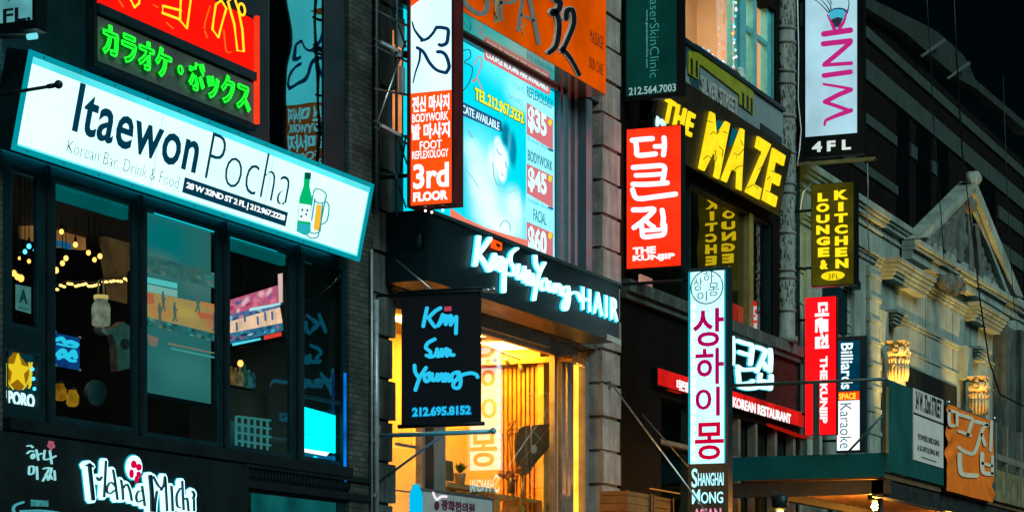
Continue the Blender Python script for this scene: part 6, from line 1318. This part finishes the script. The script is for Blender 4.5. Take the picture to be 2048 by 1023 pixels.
def bn(i, j):
    s, q = i / NU, j / NV; rip = .014 * math.sin(9 * s + 3 * q) * math.sin(7 * q + 1.3) + .05 * math.exp(-((s - 1) ** 2 + (q - .12) ** 2) / .02) * math.sin(30 * (s + q)) + .05 * math.exp(-((s) ** 2 + (q - .5) ** 2) / .03) * math.sin(26 * (q - s)) + .04 * math.exp(-((s - .1) ** 2 + (q - 1) ** 2) / .03) * math.sin(30 * (s - q))
    return p.pt(u0 + (u1 - u0) * s, v0 + (v1 - v0) * q - .05 * math.sin(math.pi * s) * (q > .9), .07 + rip)
for i in range(NU):
    for j in range(NV): m.face([bn(i, j), bn(i + 1, j), bn(i + 1, j + 1), bn(i, j + 1)], True)
m.build('cloth', D('orange_vinyl_cloth', (1.0, .20, .015), .55, .2, 2.4, .3), t)
Z5 = dict(off=(1600, 740), k=3.614); m = MB()
for s, wd in (([(1118, 318), (1215, 352), (1205, 400), (1185, 465)], 7), ([(1120, 440), (1205, 470)], 6), ([(1118, 555), (1170, 590), (1235, 590), (1290, 430), (1325, 395)], 7), ([(1125, 605), (1128, 700), (1150, 750), (1250, 760)], 9), ([(1240, 370), (1330, 392)], 7), ([(1285, 460), (1310, 540)], 6), ([(1358, 370), (1354, 470), (1350, 580)], 6), ([(1290, 600), (1288, 680), (1300, 738), (1362, 748)], 8), ([(1290, 670), (1360, 690)], 6), ([(1364, 620), (1362, 745)], 6)): m.stroke(p, s, wd, .088, .094, **Z5)
m.build('brush_lettering', D('pale_banner_print', (.72, .68, .50), .6, .15), t)
m = MB(); m.stroke(p, [(1045, 290), (1048, 390), (1085, 400)], 6, .10, .108, **Z5).stroke(p, [(1045, 290), (1085, 300)], 6, .10, .108, **Z5).stroke(p, [(1102, 300), (1102, 400)], 5, .10, .108, **Z5).build('small_print', bpy.data.materials['pale_banner_print'], t)
m = MB()
for q in ((1888, 804), (1934, 820), (1980, 836)): m.ball(p.P(q[0], q[1], .1), .05, 8, 6)
m.build_each('eyelet', M_steel, t)
# flood lights on the deck, shining up the stone front
def flood(x, y, z, tx, tz, power, lab):
    lt = thing('flood_light', lab, 'lamp', (x, y, z), 'flood lights on the shed deck')
    MB().box(x - .14, x + .14, y - .1, y + .1, z + .12, z + .32).box(x - .16, x - .141, y - .03, y + .03, z, z + .24).box(x + .141, x + .16, y - .03, y + .03, z, z + .24).build('housing', M_black, lt)
    MB().box(x - .12, x + .12, y - .08, y + .08, z + .321, z + .335).build('lens', E('amber_flood_lens', (1, .6, .18), 6) if 'amber_flood_lens' not in bpy.data.materials else bpy.data.materials['amber_flood_lens'], lt)
    l = bpy.data.lights.new('flood_beam', 'SPOT'); l.energy = power; l.color = (1, .52, .13); l.spot_size = math.radians(50); l.spot_blend = 1.0; l.shadow_soft_size = .06
    o = bpy.data.objects.new('flood_beam', l); COL.objects.link(o); o.parent = lt; o.location = (0, 0, .36)
    o.rotation_euler = (V3((tx, -.35, tz)) - V3((x, y, z + .36))).to_track_quat('-Z', 'Y').to_euler()
zdk = zd0 + .121
LB = 'small black flood light on the shed deck aimed up at the stone front'
for x, tx, pw_ in ((60.6, 62.6, 3600), (64.6, 66.2, 2200), (69.6, 71.0, 3600), (73.5, 75, 2200)): flood(x, -1.5, zdk, tx, z_(560), pw_, LB)

# ------------------------------------------------------------------ dark tower behind
YT = 14.0; pt_ = F(YT); x0, x1 = pt_.at(1600, 300)[0], pt_.at(2046, 300)[0]
tw = thing('brick_tower', 'tall dark brick building with pale stone bands rising behind the pediment', 'building', ((x0 + x1) / 2, YT + 6, 0))
zt1 = pt_.at(1728, 8)[1]
MB().box(x0, x1, YT, YT + 14, 0, zt1 - .5).build('wall', BRICK('dark_tower_brick', (.006, .0055, .0045), (.004, .004, .004), (.003, .003, .003)), tw)
M_band = D('pale_band_stone', (.030, .055, .050), .8, .2, .8, .15, 0, .3, .3)
m = MB()
for a, b in ((52, 74), (117, 158)): MB().box(x0, x1, YT - .12, YT - .004, pt_.at(1728, b)[1], pt_.at(1728, a)[1]).build('stone_band', M_band, tw)
for (px0, px1, a, b) in ((1650, 1791, 227, 247), (1819, 1831, 286, 312), (1650, 1793, 330, 348), (1862, 1872, 320, 345), (1995, 2044, 410, 436), (1995, 2044, 480, 508)):
    q0 = px0 if px0 > 1700 else 1731; MB().box(pt_.at(px0, a)[0], pt_.at(px1, a)[0], YT - .10, YT - .004, pt_.at(q0, b)[1], pt_.at(q0, a)[1]).build('stone_block', M_band, tw)
M_bg = D('black_glass', (.002, .003, .004), .3, .3, 3, 0, 0, .1)
for (px0, px1) in ((1793, 1818), (1832, 1861), (1874, 1896), (1935, 1990)): MB().box(pt_.at(px0, 300)[0], pt_.at(px1, 300)[0], YT - .03, YT - .005, pt_.at(1793, 520)[1], pt_.at(1793, 205)[1]).build('window', M_bg, tw)
M_cop = D('green_grey_coping', (.012, .028, .025), .7, .3, 1, .1)
MB().ppoly(pt_, [(1600, -80), (1728, 3), (1776, 26), (1820, 46), (1856, 66), (1885, 90), (1910, 114), (1922, 136), (1932, 160), (2046, 256), (2046, 270), (1934, 178), (1900, 160), (1860, 126), (1820, 92), (1790, 66), (1728, 28), (1600, -55)], -.3, .5).build('coping', M_cop, tw)
m = MB()
for (a, b) in (((1853, 86), (1829, 116)), ((1904, 131), (1882, 160))): m.tube([pt_.P(*a, .9), pt_.P(*b, .3)], .15, 8, r1=.09)
m.build_each('scroll_bracket', D('pale_scroll', (.05, .07, .068), .6), tw)

# ------------------------------------------------------------------ hanging cables
pcb = F(-2.2)
def cable(pts, r, mat, lab):
    o = MB().tube([pcb.P(*q) for q in pts], r, 6).build('hanging_cable', mat); return tag(o, lab, 'cable')
cable([(1905, -60), (1913, 110), (1924, 300), (1945, 470), (1960, 600), (1978, 720), (2000, 788), (2048, 812)], .022, M_black, 'thickest black cable hanging past the pediment and bending along the shed rail')
cable([(1850, -60), (1858, 70), (1870, 280), (1882, 430), (1888, 520)], .012, M_frame, 'thin dark cable hanging left of the pediment point')
cable([(1735, 326), (1736, 380), (1734, 430), (1738, 500), (1742, 530)], .012, M_galv, 'short pale cable hanging from the metal bar under the eye blade sign')
cable([(2006, 150), (2014, 380), (2026, 590), (2040, 690)], .011, M_frame, 'thin dark cable hanging at the right edge beyond the pediment')
